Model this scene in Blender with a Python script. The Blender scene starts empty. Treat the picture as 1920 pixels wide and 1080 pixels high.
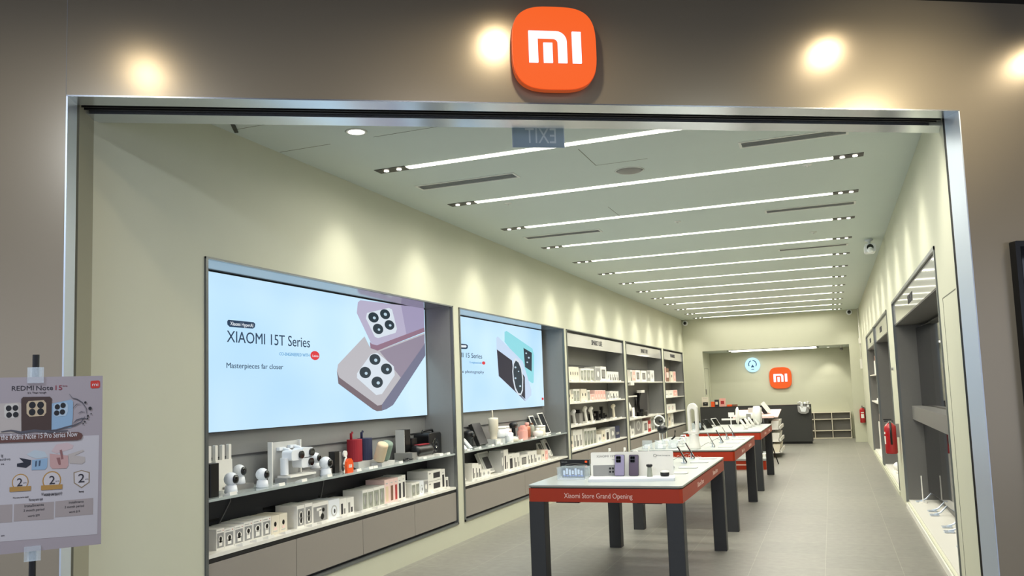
import bpy, bmesh, math, random
from mathutils import Vector, Matrix
sc = bpy.context.scene
col = sc.collection
R = math.radians
random.seed(7)

# ---------------------------------------------------------------- camera
cd = bpy.data.cameras.new('camera'); cam = bpy.data.objects.new('camera', cd); col.objects.link(cam)
sc.camera = cam
yaw, pitch, roll = R(20.741), R(5.3247), R(-2.0198)
fw = Vector((-math.sin(yaw), math.cos(yaw), 0)); rt = Vector((math.cos(yaw), math.sin(yaw), 0)); up = Vector((0, 0, 1))
f2 = fw*math.cos(pitch)+up*math.sin(pitch); u2 = -fw*math.sin(pitch)+up*math.cos(pitch)
r3 = rt*math.cos(roll)+u2*math.sin(roll); u3 = -rt*math.sin(roll)+u2*math.cos(roll)
cam.matrix_world = Matrix(((r3.x, u3.x, -f2.x, 0), (r3.y, u3.y, -f2.y, 0), (r3.z, u3.z, -f2.z, 1.57), (0, 0, 0, 1)))
cd.sensor_width = 36.0; cd.lens = 1561.5/1920*36.0; cd.shift_y = (592.6-540)/1920
cd.clip_start = .05; cd.clip_end = 100

# ---------------------------------------------------------------- world, exposure
w = bpy.data.worlds.new('world'); sc.world = w; w.use_nodes = True
w.node_tree.nodes['Background'].inputs[0].default_value = (.60, .64, .78, 1)
w.node_tree.nodes['Background'].inputs[1].default_value = 1.35
sc.view_settings.view_transform = 'Standard'; sc.view_settings.look = 'None'
sc.view_settings.exposure = 0.0; sc.view_settings.gamma = 1.0; sc.view_settings.use_curve_mapping = False

STRIP_W = 46.0       # linear ceiling lights
SPOT_W = 25.0         # wall washing spots in the strip ends
MALL_W = 60.0        # mall downlights over the shopfront

# ---------------------------------------------------------------- materials
def lin(c):
    c = c/255.0
    return c/12.92 if c <= .04045 else ((c+.055)/1.055)**2.4
def rgb(t): return (lin(t[0]), lin(t[1]), lin(t[2]), 1)
MATS = {}
def mat(name, c, rough=.5, metal=0.0, emit=0.0, alpha=1.0, trans=0.0, spec=.5, noise=0.0, scale=20.0, bump=0.0, stretch=None, coat=0.0):
    m = bpy.data.materials.new(name); m.use_nodes = True
    nt = m.node_tree; b = nt.nodes['Principled BSDF']; col4 = rgb(c)
    b.inputs['Base Color'].default_value = col4
    b.inputs['Roughness'].default_value = rough; b.inputs['Metallic'].default_value = metal
    b.inputs['Specular IOR Level'].default_value = spec
    b.inputs['Alpha'].default_value = alpha; b.inputs['Transmission Weight'].default_value = trans
    b.inputs['Coat Weight'].default_value = coat; b.inputs['Coat Roughness'].default_value = .05
    if emit:
        b.inputs['Emission Color'].default_value = col4; b.inputs['Emission Strength'].default_value = emit
        if emit >= .5: b.inputs['Base Color'].default_value = (0, 0, 0, 1)
    if noise or bump:
        tc = nt.nodes.new('ShaderNodeTexCoord'); mp = nt.nodes.new('ShaderNodeMapping'); n = nt.nodes.new('ShaderNodeTexNoise')
        nt.links.new(tc.outputs['Object'], mp.inputs[0]); nt.links.new(mp.outputs[0], n.inputs['Vector'])
        if stretch: mp.inputs['Scale'].default_value = stretch
        n.inputs['Scale'].default_value = scale; n.inputs['Detail'].default_value = 5
        if noise:
            mx = nt.nodes.new('ShaderNodeMix'); mx.data_type = 'RGBA'
            mx.inputs[6].default_value = tuple(v*(1-noise) for v in col4[:3])+(1,)
            mx.inputs[7].default_value = tuple(min(1, v*(1+noise)) for v in col4[:3])+(1,)
            nt.links.new(n.outputs['Fac'], mx.inputs[0]); nt.links.new(mx.outputs[2], b.inputs['Base Color'])
        if bump:
            bp = nt.nodes.new('ShaderNodeBump'); bp.inputs['Strength'].default_value = bump; bp.inputs['Distance'].default_value = .002
            nt.links.new(n.outputs['Fac'], bp.inputs['Height']); nt.links.new(bp.outputs[0], b.inputs['Normal'])
    MATS[name] = m
    return m
mat('wall_paint', (200, 201, 180), .62, noise=.02, scale=6, bump=.05)
mat('ceiling_paint', (208, 218, 212), .8, noise=.015, scale=4)
mat('joint', (120, 122, 108), .8)
mat('case_grey', (112, 111, 108), .45, noise=.03, scale=30)
mat('case_panel', (132, 133, 132), .3, coat=.25, noise=.03, scale=25)
mat('drawer_grey', (148, 142, 134), .42, noise=.02, scale=40)
mat('case_gloss', (150, 152, 154), .14, metal=.5)
mat('case_dark', (50, 51, 55), .6)
mat('frame_grey', (120, 124, 124), .3, metal=.6)
mat('gap_black', (22, 22, 22), .6)
mat('shelf_glass', (176, 186, 184), .12, coat=.3)
mat('ledge_white', (234, 232, 222), .35)
mat('header_gloss', (196, 194, 192), .1, spec=.8, coat=.6)
mat('cladding', (158, 147, 127), .25, metal=.35, noise=.04, scale=400, bump=.03)
mat('steel', (220, 226, 234), .2, metal=.9)
mat('steel_soft', (212, 222, 234), .38, metal=.65)
mat('track_dark', (48, 48, 46), .45, metal=.4)
mat('jamb_beige', (150, 148, 128), .6)
mat('black', (14, 14, 15), .35)
mat('black_gloss', (8, 8, 10), .06, spec=.7)
mat('screen_glass', (10, 11, 15), .04, spec=.9)
mat('leg_grey', (52, 54, 56), .45)
mat('top_white', (184, 190, 187), .28, coat=.15)
mat('top_edge', (150, 148, 130), .4)
mat('apron_red', (180, 52, 14), .42)
mat('letter_pale', (250, 214, 200), .5)
mat('white', (240, 238, 230), .4)
mat('white_cool', (238, 242, 246), .35)
mat('cream', (232, 224, 204), .5)
mat('grey_card', (150, 150, 148), .55)
mat('grey_light', (196, 196, 192), .5)
mat('grey_mid', (140, 138, 134), .5)
mat('navy', (36, 42, 74), .6)
mat('red_fabric', (150, 22, 38), .7, noise=.1, scale=300)
mat('beige_fabric', (228, 206, 172), .75, noise=.06, scale=300)
mat('green_fabric', (132, 152, 138), .75, noise=.06, scale=300)
mat('pink', (240, 176, 164), .5)
mat('pink_pale', (246, 214, 206), .5)
mat('copper', (196, 120, 96), .3, metal=.5)
mat('brown', (128, 92, 72), .5)
mat('red_box', (178, 40, 40), .5)
mat('dark_card', (48, 46, 50), .5)
mat('olive_glass', (160, 164, 150), .2)
mat('orange', (250, 92, 30), .4)
mat('mi_orange', (255, 103, 40), 1, emit=.95)
mat('mi_edge', (214, 88, 30), .5, emit=.3)
mat('mi_white', (214, 234, 255), 1, emit=1.5)
mat('sign_blue', (190, 232, 250), 1, emit=1.25)
mat('sign_ink', (60, 112, 146), 1, emit=.6)
mat('strip_glow', (255, 251, 232), 1, emit=4.0)
mat('lamp_glow', (255, 248, 232), 1, emit=7.0)
mat('mall_glow', (255, 226, 170), 1, emit=34.0)
mat('ext_red', (176, 18, 26), .22, coat=.5)
mat('counter_dark', (52, 53, 51), .5, noise=.05, scale=60)
mat('exit_panel', (165, 184, 198), .3)
mat('exit_letter', (222, 232, 238), .4)
mat('acrylic', (225, 238, 244), .03, alpha=.28, spec=.8)
mat('mirror', (210, 214, 216), .03, metal=1.0)
mat('mall_floor', (150, 146, 140), .25)
mat('mall_ceiling', (16, 16, 18), .8)
mat('grille', (112, 122, 126), .5)
mat('vent_white', (226, 228, 222), .5)
mat('photo_blue', (92, 130, 230), 1, emit=1.0)
mat('photo_ice', (205, 225, 250), 1, emit=1.1)
# printed / lit picture colours: screens give off light, the poster does not
SCR = dict(lilac2=(166, 158, 190), taupe2=(152, 142, 160), lilac=(188, 182, 208), lilacd=(150, 118, 138), silver=(222, 232, 242), lens=(44, 58, 68), glint=(190, 215, 230),
           taupe=(192, 190, 196), slate=(120, 122, 146), bronze=(122, 108, 116), ink=(44, 66, 92), white=(240, 248, 255),
           blue=(70, 150, 205), red=(228, 60, 66), cyan=(150, 226, 236), paleblue=(206, 226, 250), dark=(52, 50, 62))
for k, v in SCR.items(): mat('lit_'+k, v, 1, emit=.95)
PST = dict(posterlow=(206, 199, 200), ink=(36, 34, 46), wine=(150, 40, 60), mi_red=(214, 50, 36), white=(238, 232, 230), beigeph=(196, 184, 176),
           beigeisl=(214, 206, 196), lens=(20, 20, 26), brownph=(72, 52, 46), goldisl=(206, 184, 150), blueph=(150, 182, 208), blueisl=(184, 204, 220),
           splash=(86, 84, 92), brownban=(104, 66, 58), ink2=(34, 36, 50), paleblue2=(196, 206, 212), slate2=(70, 90, 112), rosel=(214, 188, 186),
           rose=(206, 164, 158), rosed=(150, 100, 98), gold=(188, 142, 70), posterhi=(216, 208, 206), goldd=(150, 130, 100), tile=(176, 162, 158))
for k, v in PST.items(): mat('print_'+k, tuple(int(q*.84) for q in v), .6)
mat('poster_paper', (148, 138, 140), .5)

def screen_material():
    m = bpy.data.materials.new('lit_panel'); m.use_nodes = True; nt = m.node_tree; b = nt.nodes['Principled BSDF']
    b.inputs['Base Color'].default_value = (.02, .02, .02, 1); b.inputs['Roughness'].default_value = .4
    tc = nt.nodes.new('ShaderNodeTexCoord'); n = nt.nodes.new('ShaderNodeTexNoise'); n.inputs['Scale'].default_value = .9; n.inputs['Detail'].default_value = 1
    cr = nt.nodes.new('ShaderNodeValToRGB'); nt.links.new(tc.outputs['Object'], n.inputs['Vector']); nt.links.new(n.outputs['Fac'], cr.inputs[0])
    cr.color_ramp.elements[0].position = .3; cr.color_ramp.elements[0].color = rgb((176, 218, 248))
    cr.color_ramp.elements[1].position = .7; cr.color_ramp.elements[1].color = rgb((206, 236, 252))
    nt.links.new(cr.outputs[0], b.inputs['Emission Color']); b.inputs['Emission Strength'].default_value = 1.02
    MATS['lit_panel'] = m
screen_material()

def floor_material():
    m = bpy.data.materials.new('floor_tile'); m.use_nodes = True; nt = m.node_tree; b = nt.nodes['Principled BSDF']
    tc = nt.nodes.new('ShaderNodeTexCoord'); mp = nt.nodes.new('ShaderNodeMapping'); br = nt.nodes.new('ShaderNodeTexBrick'); n = nt.nodes.new('ShaderNodeTexNoise')
    mp.inputs['Location'].default_value = (.15, .1, 0)
    nt.links.new(tc.outputs['Object'], mp.inputs[0]); nt.links.new(mp.outputs[0], br.inputs['Vector']); nt.links.new(tc.outputs['Object'], n.inputs['Vector'])
    br.offset = 0.0; br.inputs['Scale'].default_value = 1.0; br.inputs['Brick Width'].default_value = .6; br.inputs['Row Height'].default_value = .6
    br.inputs['Mortar Size'].default_value = .003; br.inputs['Mortar Smooth'].default_value = .3
    br.inputs['Color1'].default_value = rgb((136, 134, 126)); br.inputs['Color2'].default_value = rgb((131, 130, 122)); br.inputs['Mortar'].default_value = rgb((156, 154, 144))
    n.inputs['Scale'].default_value = 14; n.inputs['Detail'].default_value = 6
    mx = nt.nodes.new('ShaderNodeMix'); mx.data_type = 'RGBA'; mx.blend_type = 'OVERLAY'; mx.inputs[0].default_value = .22
    nt.links.new(br.outputs['Color'], mx.inputs[6]); nt.links.new(n.outputs['Fac'], mx.inputs[7]); nt.links.new(mx.outputs[2], b.inputs['Base Color'])
    b.inputs['Roughness'].default_value = .42; b.inputs['Specular IOR Level'].default_value = .42
    bp = nt.nodes.new('ShaderNodeBump'); bp.inputs['Strength'].default_value = .12; bp.inputs['Distance'].default_value = .002
    nt.links.new(n.outputs['Fac'], bp.inputs['Height']); nt.links.new(bp.outputs[0], b.inputs['Normal'])
    MATS['floor_tile'] = m
floor_material()

# ---------------------------------------------------------------- mesh helper
class MB:
    """collects shapes; build() links them as ONE mesh object"""
    def __init__(s, M=None): s.v = []; s.f = []; s.mi = []; s.sm = []; s.M = M or Matrix(); s.names = []
    def slot(s, m):
        if m not in s.names: s.names.append(m)
        return s.names.index(m)
    def add(s, vs, fs, m, smooth=False, M=None):
        o = len(s.v); T = s.M @ M if M else s.M
        s.v += [T @ Vector(p) for p in vs]; k = s.slot(m)
        for f in fs: s.f.append([i+o for i in f]); s.mi.append(k); s.sm.append(smooth)
    def box(s, x0, x1, y0, y1, z0, z1, m, M=None):
        vs = [(x, y, z) for x in (x0, x1) for y in (y0, y1) for z in (z0, z1)]
        s.add(vs, [(0, 1, 3, 2), (4, 6, 7, 5), (0, 4, 5, 1), (2, 3, 7, 6), (0, 2, 6, 4), (1, 5, 7, 3)], m, M=M)
    def rbox(s, x0, x1, y0, y1, z0, z1, m, r=.01, axis='z', seg=4, M=None):
        """box with the edges along one axis rounded"""
        if axis == 'z': a0, a1, b0, b1, c0, c1 = x0, x1, y0, y1, z0, z1
        elif axis == 'y': a0, a1, b0, b1, c0, c1 = x0, x1, z0, z1, y0, y1
        else: a0, a1, b0, b1, c0, c1 = y0, y1, z0, z1, x0, x1
        pts = []
        for cx, cy, t0 in ((a1-r, b1-r, 0), (a0+r, b1-r, 90), (a0+r, b0+r, 180), (a1-r, b0+r, 270)):
            for i in range(seg+1):
                t = R(t0+90*i/seg); pts.append((cx+r*math.cos(t), cy+r*math.sin(t)))
        s.prism(pts, c0, c1, m, axis, M)
    def prism(s, pts, c0, c1, m, axis='z', M=None):
        n = len(pts)
        def P(p, c): return (p[0], p[1], c) if axis == 'z' else ((p[0], c, p[1]) if axis == 'y' else (c, p[0], p[1]))
        vs = [P(p, c0) for p in pts]+[P(p, c1) for p in pts]
        s.add(vs, [tuple(range(n))[::-1], tuple(range(n, 2*n))]+[(i, (i+1) % n, (i+1) % n+n, i+n) for i in range(n)], m, M=M)
    def lathe(s, prof, m, c=(0, 0, 0), seg=20, M=None, axis='z', smooth=True):
        vs = []; fs = []; n = len(prof)
        for i in range(seg):
            a = 2*math.pi*i/seg
            for r, z in prof:
                x, y = r*math.cos(a), r*math.sin(a)
                p = (x, y, z) if axis == 'z' else ((x, z, y) if axis == 'y' else (z, x, y))
                vs.append((p[0]+c[0], p[1]+c[1], p[2]+c[2]))
        for i in range(seg):
            j = (i+1) % seg
            for k in range(n-1): fs.append((i*n+k, j*n+k, j*n+k+1, i*n+k+1))
        fs.append(tuple(i*n for i in range(seg))[::-1]); fs.append(tuple(i*n+n-1 for i in range(seg)))
        s.add(vs, fs, m, smooth, M)
    def cyl(s, c, r, h, m, axis='z', seg=20, r2=None, M=None):
        s.lathe([(r, 0), (r if r2 is None else r2, h)], m, c, seg, M, axis, False)
    def ball(s, c, r, m, sz=1.0, seg=16, M=None):
        s.lathe([(max(.0002, r*math.sin(math.pi*i/10)), -r*sz*math.cos(math.pi*i/10)) for i in range(11)], m, c, seg, M)
    def tube(s, pts, r, m, seg=8, closed=False, M=None):
        P = [Vector(p) for p in pts]; n = len(P); vs = []; fs = []
        for i in range(n):
            a = P[(i-1) % n] if (closed or i) else P[0]; b = P[(i+1) % n] if (closed or i < n-1) else P[-1]
            t = (b-a).normalized(); q = Vector((0, 0, 1)) if abs(t.z) < .9 else Vector((1, 0, 0))
            u = t.cross(q).normalized(); w_ = t.cross(u)
            for k in range(seg):
                an = 2*math.pi*k/seg; vs.append(P[i]+(u*math.cos(an)+w_*math.sin(an))*r)
        for i in range(n if closed else n-1):
            j = (i+1) % n
            for k in range(seg): fs.append((i*seg+k, i*seg+(k+1) % seg, j*seg+(k+1) % seg, j*seg+k))
        if not closed: fs += [tuple(range(seg))[::-1], tuple(range((n-1)*seg, n*seg))]
        s.add(vs, fs, m, True, M)
    def text(s, body, x, z, w_, h, m, y=0.0, d=.001, mirror=False, M=None):
        """letters standing in the local xz plane, facing -y, fitted to width w_ and capital height h"""
        vs, fs = glyphs(body)
        xs = [p[0] for p in vs]; x0, x1 = min(xs), max(xs); cap = CAP
        sx = w_/(x1-x0); sz = h/cap
        q = []
        for p in vs:
            lx = (p[0]-x0)*sx
            if mirror: lx = w_-lx
            q.append((x+lx, y-(d if p[2] > 0 else 0), z+p[1]*sz))
        s.add(q, fs if not mirror else [f[::-1] for f in fs], m, M=M)
    def build(s, name, parent=None, bevel=0.0, M=None):
        me = bpy.data.meshes.new(name); me.from_pydata([tuple(p) for p in s.v], [], s.f)
        for n in s.names: me.materials.append(MATS[n])
        for p, k, q in zip(me.polygons, s.mi, s.sm): p.material_index = k; p.use_smooth = q
        bm = bmesh.new(); bm.from_mesh(me); bmesh.ops.recalc_face_normals(bm, faces=bm.faces); bm.to_mesh(me); bm.free()
        me.update()
        o = bpy.data.objects.new(name, me); col.objects.link(o)
        if M is not None: o.matrix_world = M
        if parent is not None: o.parent = parent
        if bevel:
            b = o.modifiers.new('edge', 'BEVEL'); b.width = bevel; b.segments = 2; b.limit_method = 'ANGLE'; b.angle_limit = R(50)
        return o
GL = {}
def glyphs(body):
    if body in GL: return GL[body]
    cu = bpy.data.curves.new('letters', 'FONT'); cu.body = body; cu.extrude = .01; cu.resolution_u = 3
    o = bpy.data.objects.new('letters', cu); col.objects.link(o)
    dg = bpy.context.evaluated_depsgraph_get(); me = bpy.data.meshes.new_from_object(o.evaluated_get(dg))
    GL[body] = ([tuple(v.co) for v in me.vertices], [tuple(p.vertices) for p in me.polygons])
    bpy.data.objects.remove(o); bpy.data.curves.remove(cu); bpy.data.meshes.remove(me)
    return GL[body]
CAP = max(p[1] for p in glyphs('H')[0])

def thing(name, label, cat, loc=(0, 0, 0), rz=0.0, group=None):
    o = bpy.data.objects.new(name, None); col.objects.link(o); o.empty_display_size = .05
    o.location = loc; o.rotation_euler = (0, 0, R(rz)); return tag(o, label, cat, group)
def tag(o, label, cat, group=None):
    o['label'] = label; o['category'] = cat
    if group: o['group'] = group
    n = len(label.split())
    if n < 4 or n > 16: print('LABEL LENGTH', n, label)
    return o
def struct(mb, name, bevel=0.0, M=None):
    o = mb.build(name, None, bevel, M); o['kind'] = 'structure'; return o
def at(x, y, z, rz=0.0): return Matrix.Translation((x, y, z)) @ Matrix.Rotation(R(rz), 4, 'Z')
def single(mb, name, label, cat, loc, rz=0.0, group=None, bevel=0.0):
    o = mb.build(name, None, bevel, at(*loc, rz)); return tag(o, label, cat, group)
def copy_tree(o, parent=None):
    c = o.copy(); col.objects.link(c)
    if parent is not None: c.parent = parent
    for ch in list(o.children): copy_tree(ch, c)
    return c
ORD = ['first', 'second', 'third', 'fourth', 'fifth', 'sixth', 'seventh', 'eighth', 'ninth', 'tenth', 'eleventh', 'twelfth', 'thirteenth', 'fourteenth',
       'fifteenth', 'sixteenth', 'seventeenth', 'eighteenth', 'nineteenth', 'twentieth', 'twenty-first', 'twenty-second', 'twenty-third', 'twenty-fourth',
       'twenty-fifth', 'twenty-sixth', 'twenty-seventh', 'twenty-eighth', 'twenty-ninth', 'thirtieth', 'thirty-first', 'thirty-second']
LEDGE_A = [(4.581,4.662,0.138,'cam'),(4.662,4.759,0.129,'cam'),(4.762,4.860,0.132,'cam'),(4.860,4.957,0.139,'cam2'),(4.957,5.064,0.142,'cam2'),(5.064,5.166,0.141,'cam2'),(5.166,5.264,0.138,'cream'),(5.264,5.361,0.140,'cream'),(5.483,5.583,0.169,'twin'),(5.587,5.687,0.171,'twin'),(5.687,5.912,0.158,'gun'),(5.912,6.078,0.154,'ring'),(6.078,6.189,0.145,'bars'),(6.189,6.303,0.140,'bars'),(6.443,6.533,0.174,'clear'),(6.533,6.635,0.172,'clear'),(6.635,6.734,0.175,'clear'),(6.734,6.832,0.178,'clear'),(6.832,6.925,0.221,'beige'),(6.925,7.013,0.221,'brown'),(7.013,7.085,0.222,'red'),(7.085,7.163,0.225,'dark'),(7.163,7.238,0.232,'dark'),(7.358,7.448,0.133,'clear'),(7.448,7.528,0.135,'clear'),(7.528,7.621,0.136,'ring'),(7.621,7.717,0.136,'grey'),(7.717,8.028,0.213,'speaker'),(8.028,8.119,0.204,'dark'),(8.119,8.198,0.112,'dark')]
LEDGE_B = [(8.838,8.930,0.191,'bars'),(8.930,9.024,0.183,'bars'),(9.024,9.111,0.163,'bars'),(9.111,9.249,0.090,'icon'),(9.249,9.382,0.083,'icon'),(9.730,9.830,0.269,'grey'),(9.830,9.988,0.273,'bars'),(9.988,10.179,0.205,'dark'),(10.179,10.297,0.200,'bars'),(10.297,10.397,0.198,'bars'),(10.417,10.707,0.153,'screen'),(10.707,10.814,0.180,'bars'),(10.814,10.946,0.178,'bars'),(10.946,11.080,0.175,'bars'),(11.080,11.263,0.104,'icon'),(11.286,11.428,0.157,'cream'),(11.428,11.573,0.153,'pink'),(11.573,11.696,0.136,'bars')]
SHELF_C1 = [(12.677,12.799,0.229,'cream'),(12.799,12.930,0.231,'cream'),(12.930,13.057,0.234,'cream'),(13.057,13.192,0.234,'cream'),(13.192,13.324,0.234,'cream'),(13.443,13.608,0.211,'clear'),(13.608,13.791,0.222,'clear'),(13.791,14.056,0.225,'clear'),(14.056,14.274,0.221,'clear'),(14.369,14.737,0.265,'grey'),(14.737,15.140,0.272,'screen'),(15.211,15.381,0.189,'icon'),(15.381,15.554,0.189,'bars'),(15.554,15.731,0.189,'bars'),(15.731,15.912,0.189,'bars'),(15.912,16.097,0.188,'bars')]
SHELF_C2 = [(12.693,12.835,0.196,'cream'),(12.848,12.967,0.133,'cream'),(12.967,13.142,0.214,'clear'),(13.142,13.328,0.213,'clear'),(13.412,13.591,0.215,'cream'),(13.591,13.752,0.212,'cream'),(13.797,13.962,0.192,'clear'),(13.970,14.256,0.122,'pink'),(14.288,14.448,0.188,'pink'),(14.448,14.636,0.186,'pink'),(14.636,14.829,0.185,'pink'),(14.829,15.017,0.181,'pink'),(15.122,15.326,0.134,'grey'),(15.326,15.555,0.161,'bars'),(15.555,15.789,0.156,'bars'),(15.789,16.030,0.152,'bars')]
SHELF_C4 = [(12.696,12.858,0.214,'cream'),(12.858,13.004,0.309,'bars'),(13.004,13.194,0.302,'bars'),(13.194,13.382,0.298,'bars'),(13.489,13.670,0.295,'clear'),(13.670,13.856,0.289,'clear'),(13.856,14.054,0.283,'clear'),(14.054,14.265,0.281,'clear'),(14.337,14.613,0.144,'icon'),(14.630,14.883,0.202,'cream'),(14.883,15.206,0.215,'dark'),(15.233,15.617,0.229,'grey'),(15.654,15.980,0.232,'navy')]
SHELF_D1 = [(16.624,16.942,0.239,'cream'),(17.138,17.305,0.243,'clear'),(17.305,17.648,0.236,'pink'),(17.648,18.088,0.246,'screen'),(18.211,18.756,0.242,'screen'),(18.821,19.195,0.257,'grey'),(19.195,19.639,0.262,'icon')]
SHELF_D4 = [(16.598,16.950,0.219,'icon'),(16.950,17.249,0.149,'icon'),(17.294,18.046,0.376,'ringbig'),(18.169,18.650,0.254,'screen'),(18.676,18.967,0.247,'red'),(19.007,19.419,0.331,'clear')]
SHELF_E1 = [(20.373,20.650,0.400,'cream'),(20.728,21.160,0.381,'pink'),(21.193,21.575,0.343,'brown'),(21.797,22.147,0.271,'cream'),(22.236,22.581,0.277,'pink')]
SHELF_E2 = [(20.498,20.890,0.129,'plain'),(20.922,21.380,0.163,'plain'),(21.413,22.031,0.167,'plain'),(22.066,22.702,0.171,'pink')]
SHELF_E3 = [(20.393,22.308,0.194,'icons3')]
SHELF_E4 = [(20.401,20.760,0.369,'brown'),(20.808,21.131,0.368,'grey'),(21.197,21.498,0.346,'cream'),(21.566,21.913,0.318,'plain')]
ART_A = [('poly',1,'lilac',[(6.821, 2.484), (6.867, 2.508), (8.195, 2.545), (8.192, 2.328), (7.161, 2.09), (7.059, 2.097), (6.798, 2.38)]),
('poly',2,'lilacd',[(7.059, 2.097), (7.161, 2.09), (8.192, 2.328), (8.198, 2.282), (7.169, 2.037), (7.034, 2.057), (7.026, 2.118)]),
('poly',2,'lilac2',[(7.672, 2.531), (8.195, 2.545), (8.192, 2.328), (7.775, 2.231)]),
('poly',3,'silver',[(6.98, 2.395), (7.407, 2.479), (7.473, 2.47), (7.569, 2.275), (7.537, 2.233), (7.181, 2.161), (7.119, 2.171), (6.958, 2.341)]),
('disc',4,'lens',(7.1, 2.36),0.099,0.050),
('disc',4,'lens',(7.328, 2.409),0.100,0.050),
('disc',4,'lens',(7.184, 2.252),0.100,0.051),
('disc',4,'lens',(7.414, 2.306),0.099,0.049),
('disc',5,'glint',(7.113, 2.356),0.027,0.014),
('disc',5,'glint',(7.332, 2.408),0.032,0.016),
('disc',5,'glint',(7.198, 2.246),0.024,0.012),
('disc',5,'glint',(7.425, 2.303),0.026,0.012),
('poly',1,'taupe',[(6.461, 1.887), (6.929, 2.165), (7.034, 2.057), (7.169, 2.037), (8.197, 2.27), (8.188, 2.117), (7.231, 1.508), (7.148, 1.5), (6.475, 1.772), (6.442, 1.823)]),
('poly',2,'taupe2',[(7.21, 2.032), (8.196, 2.254), (8.189, 2.136), (7.636, 1.772)]),
('poly',2,'slate',[(7.231, 1.508), (8.199, 2.156), (8.2, 2.02), (7.455, 1.499), (7.327, 1.463), (7.228, 1.449)]),
('poly',2,'bronze',[(6.442, 1.823), (6.475, 1.772), (7.148, 1.5), (7.231, 1.508), (7.228, 1.449), (7.135, 1.447), (7.058, 1.468), (6.462, 1.715)]),
('poly',3,'silver',[(7.039, 1.998), (7.158, 2.016), (7.484, 1.89), (7.502, 1.8), (7.235, 1.612), (7.124, 1.603), (6.778, 1.767), (6.779, 1.81)]),
('disc',4,'lens',(7.111, 1.949),0.105,0.053),
('disc',4,'lens',(7.334, 1.86),0.111,0.055),
('disc',4,'lens',(6.926, 1.82),0.104,0.054),
('disc',4,'lens',(7.146, 1.728),0.109,0.055),
('disc',5,'glint',(7.124, 1.942),0.030,0.016),
('disc',5,'glint',(7.351, 1.855),0.028,0.015),
('disc',5,'glint',(6.939, 1.812),0.026,0.014),
('disc',5,'glint',(7.163, 1.721),0.031,0.015),
('poly',1,'ink',[(4.997, 2.189), (5.287, 2.19), (5.306, 2.178), (5.301, 2.153), (5.278, 2.14), (5.012, 2.137), (4.987, 2.153), (4.985, 2.175)]),
('text',3,'white','Xiaomi HyperAI',5.016,2.150,5.278,0.027),
('text',1,'ink','XIAOMI 15T Series',4.980,2.024,6.031,0.084),
('text',1,'blue','CO-ENGINEERED WITH',5.607,1.944,6.023,0.025),
('disc',1,'red',(6.104, 1.957),0.067,0.039),
('text',3,'white','Leica',6.064,1.945,6.152,0.019),
('text',1,'ink','Masterpieces far closer',4.976,1.832,5.655,0.039)]
ART_B = [('poly',1,'cyan',[(10.623, 2.421), (10.707, 2.435), (11.747, 2.23), (11.808, 2.13), (11.741, 1.725), (11.679, 1.713), (11.391, 1.787), (11.224, 2.014), (10.61, 2.28)]),
('poly',2,'lens',[(11.351, 2.226), (11.705, 2.167), (11.669, 1.889), (11.389, 1.949)]),
('disc',3,'glint',(11.455, 2.152),0.035,0.012),
('disc',3,'glint',(11.561, 2.089),0.040,0.013),
('disc',3,'glint',(11.489, 2.02),0.034,0.012),
('poly',3,'paleblue',[(10.306, 2.319), (10.357, 2.342), (11.297, 2.029), (11.619, 1.621), (11.609, 1.538), (11.355, 1.455), (11.308, 1.461), (10.337, 1.809), (10.3, 2.16)]),
('poly',4,'dark',[(10.308, 2.165), (10.86, 2.03), (10.89, 1.88), (10.933, 1.642), (11.31, 1.477), (11.337, 1.46), (10.346, 1.812)]),
('poly',4,'dark',[(11.255, 1.86), (11.354, 1.803), (11.339, 1.485), (11.175, 1.544)]),
('poly',5,'silver',[(10.854, 1.879), (10.894, 2.007), (10.999, 2.07), (11.111, 2.044), (11.241, 1.949), (11.286, 1.787), (11.257, 1.608), (11.176, 1.547), (11.06, 1.546), (10.932, 1.627), (10.868, 1.753)]),
('poly',6,'lens',[(10.89, 1.88), (10.927, 1.984), (11.004, 2.033), (11.107, 2.008), (11.205, 1.916), (11.237, 1.77), (11.212, 1.624), (11.15, 1.57), (11.063, 1.574), (10.966, 1.65), (10.906, 1.769)]),
('disc',7,'glint',(10.976, 1.937),0.037,0.013),
('disc',7,'glint',(11.094, 1.882),0.027,0.009),
('disc',7,'glint',(10.961, 1.785),0.036,0.013),
('disc',7,'glint',(11.142, 1.673),0.037,0.013),
('poly',1,'ink',[(8.986, 2.19), (9.317, 2.193), (9.364, 2.179), (9.354, 2.145), (9.306, 2.132), (8.981, 2.125)]),
('poly',2,'white',[(8.985, 2.171), (9.302, 2.179), (9.322, 2.166), (9.3, 2.151), (8.983, 2.144)]),
('text',1,'ink','XIAOMI 15 Series',8.725,2.029,9.800,0.057),
('text',1,'blue','Co-engineered with',9.403,1.962,9.781,0.024),
('disc',1,'red',(9.847, 1.974),0.053,0.021),
('text',1,'ink','de photography',9.117,1.841,9.846,0.035),
('poly',1,'red',[(12.086, 1.496), (12.172, 1.492), (12.173, 1.457), (12.087, 1.462)])]
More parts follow.
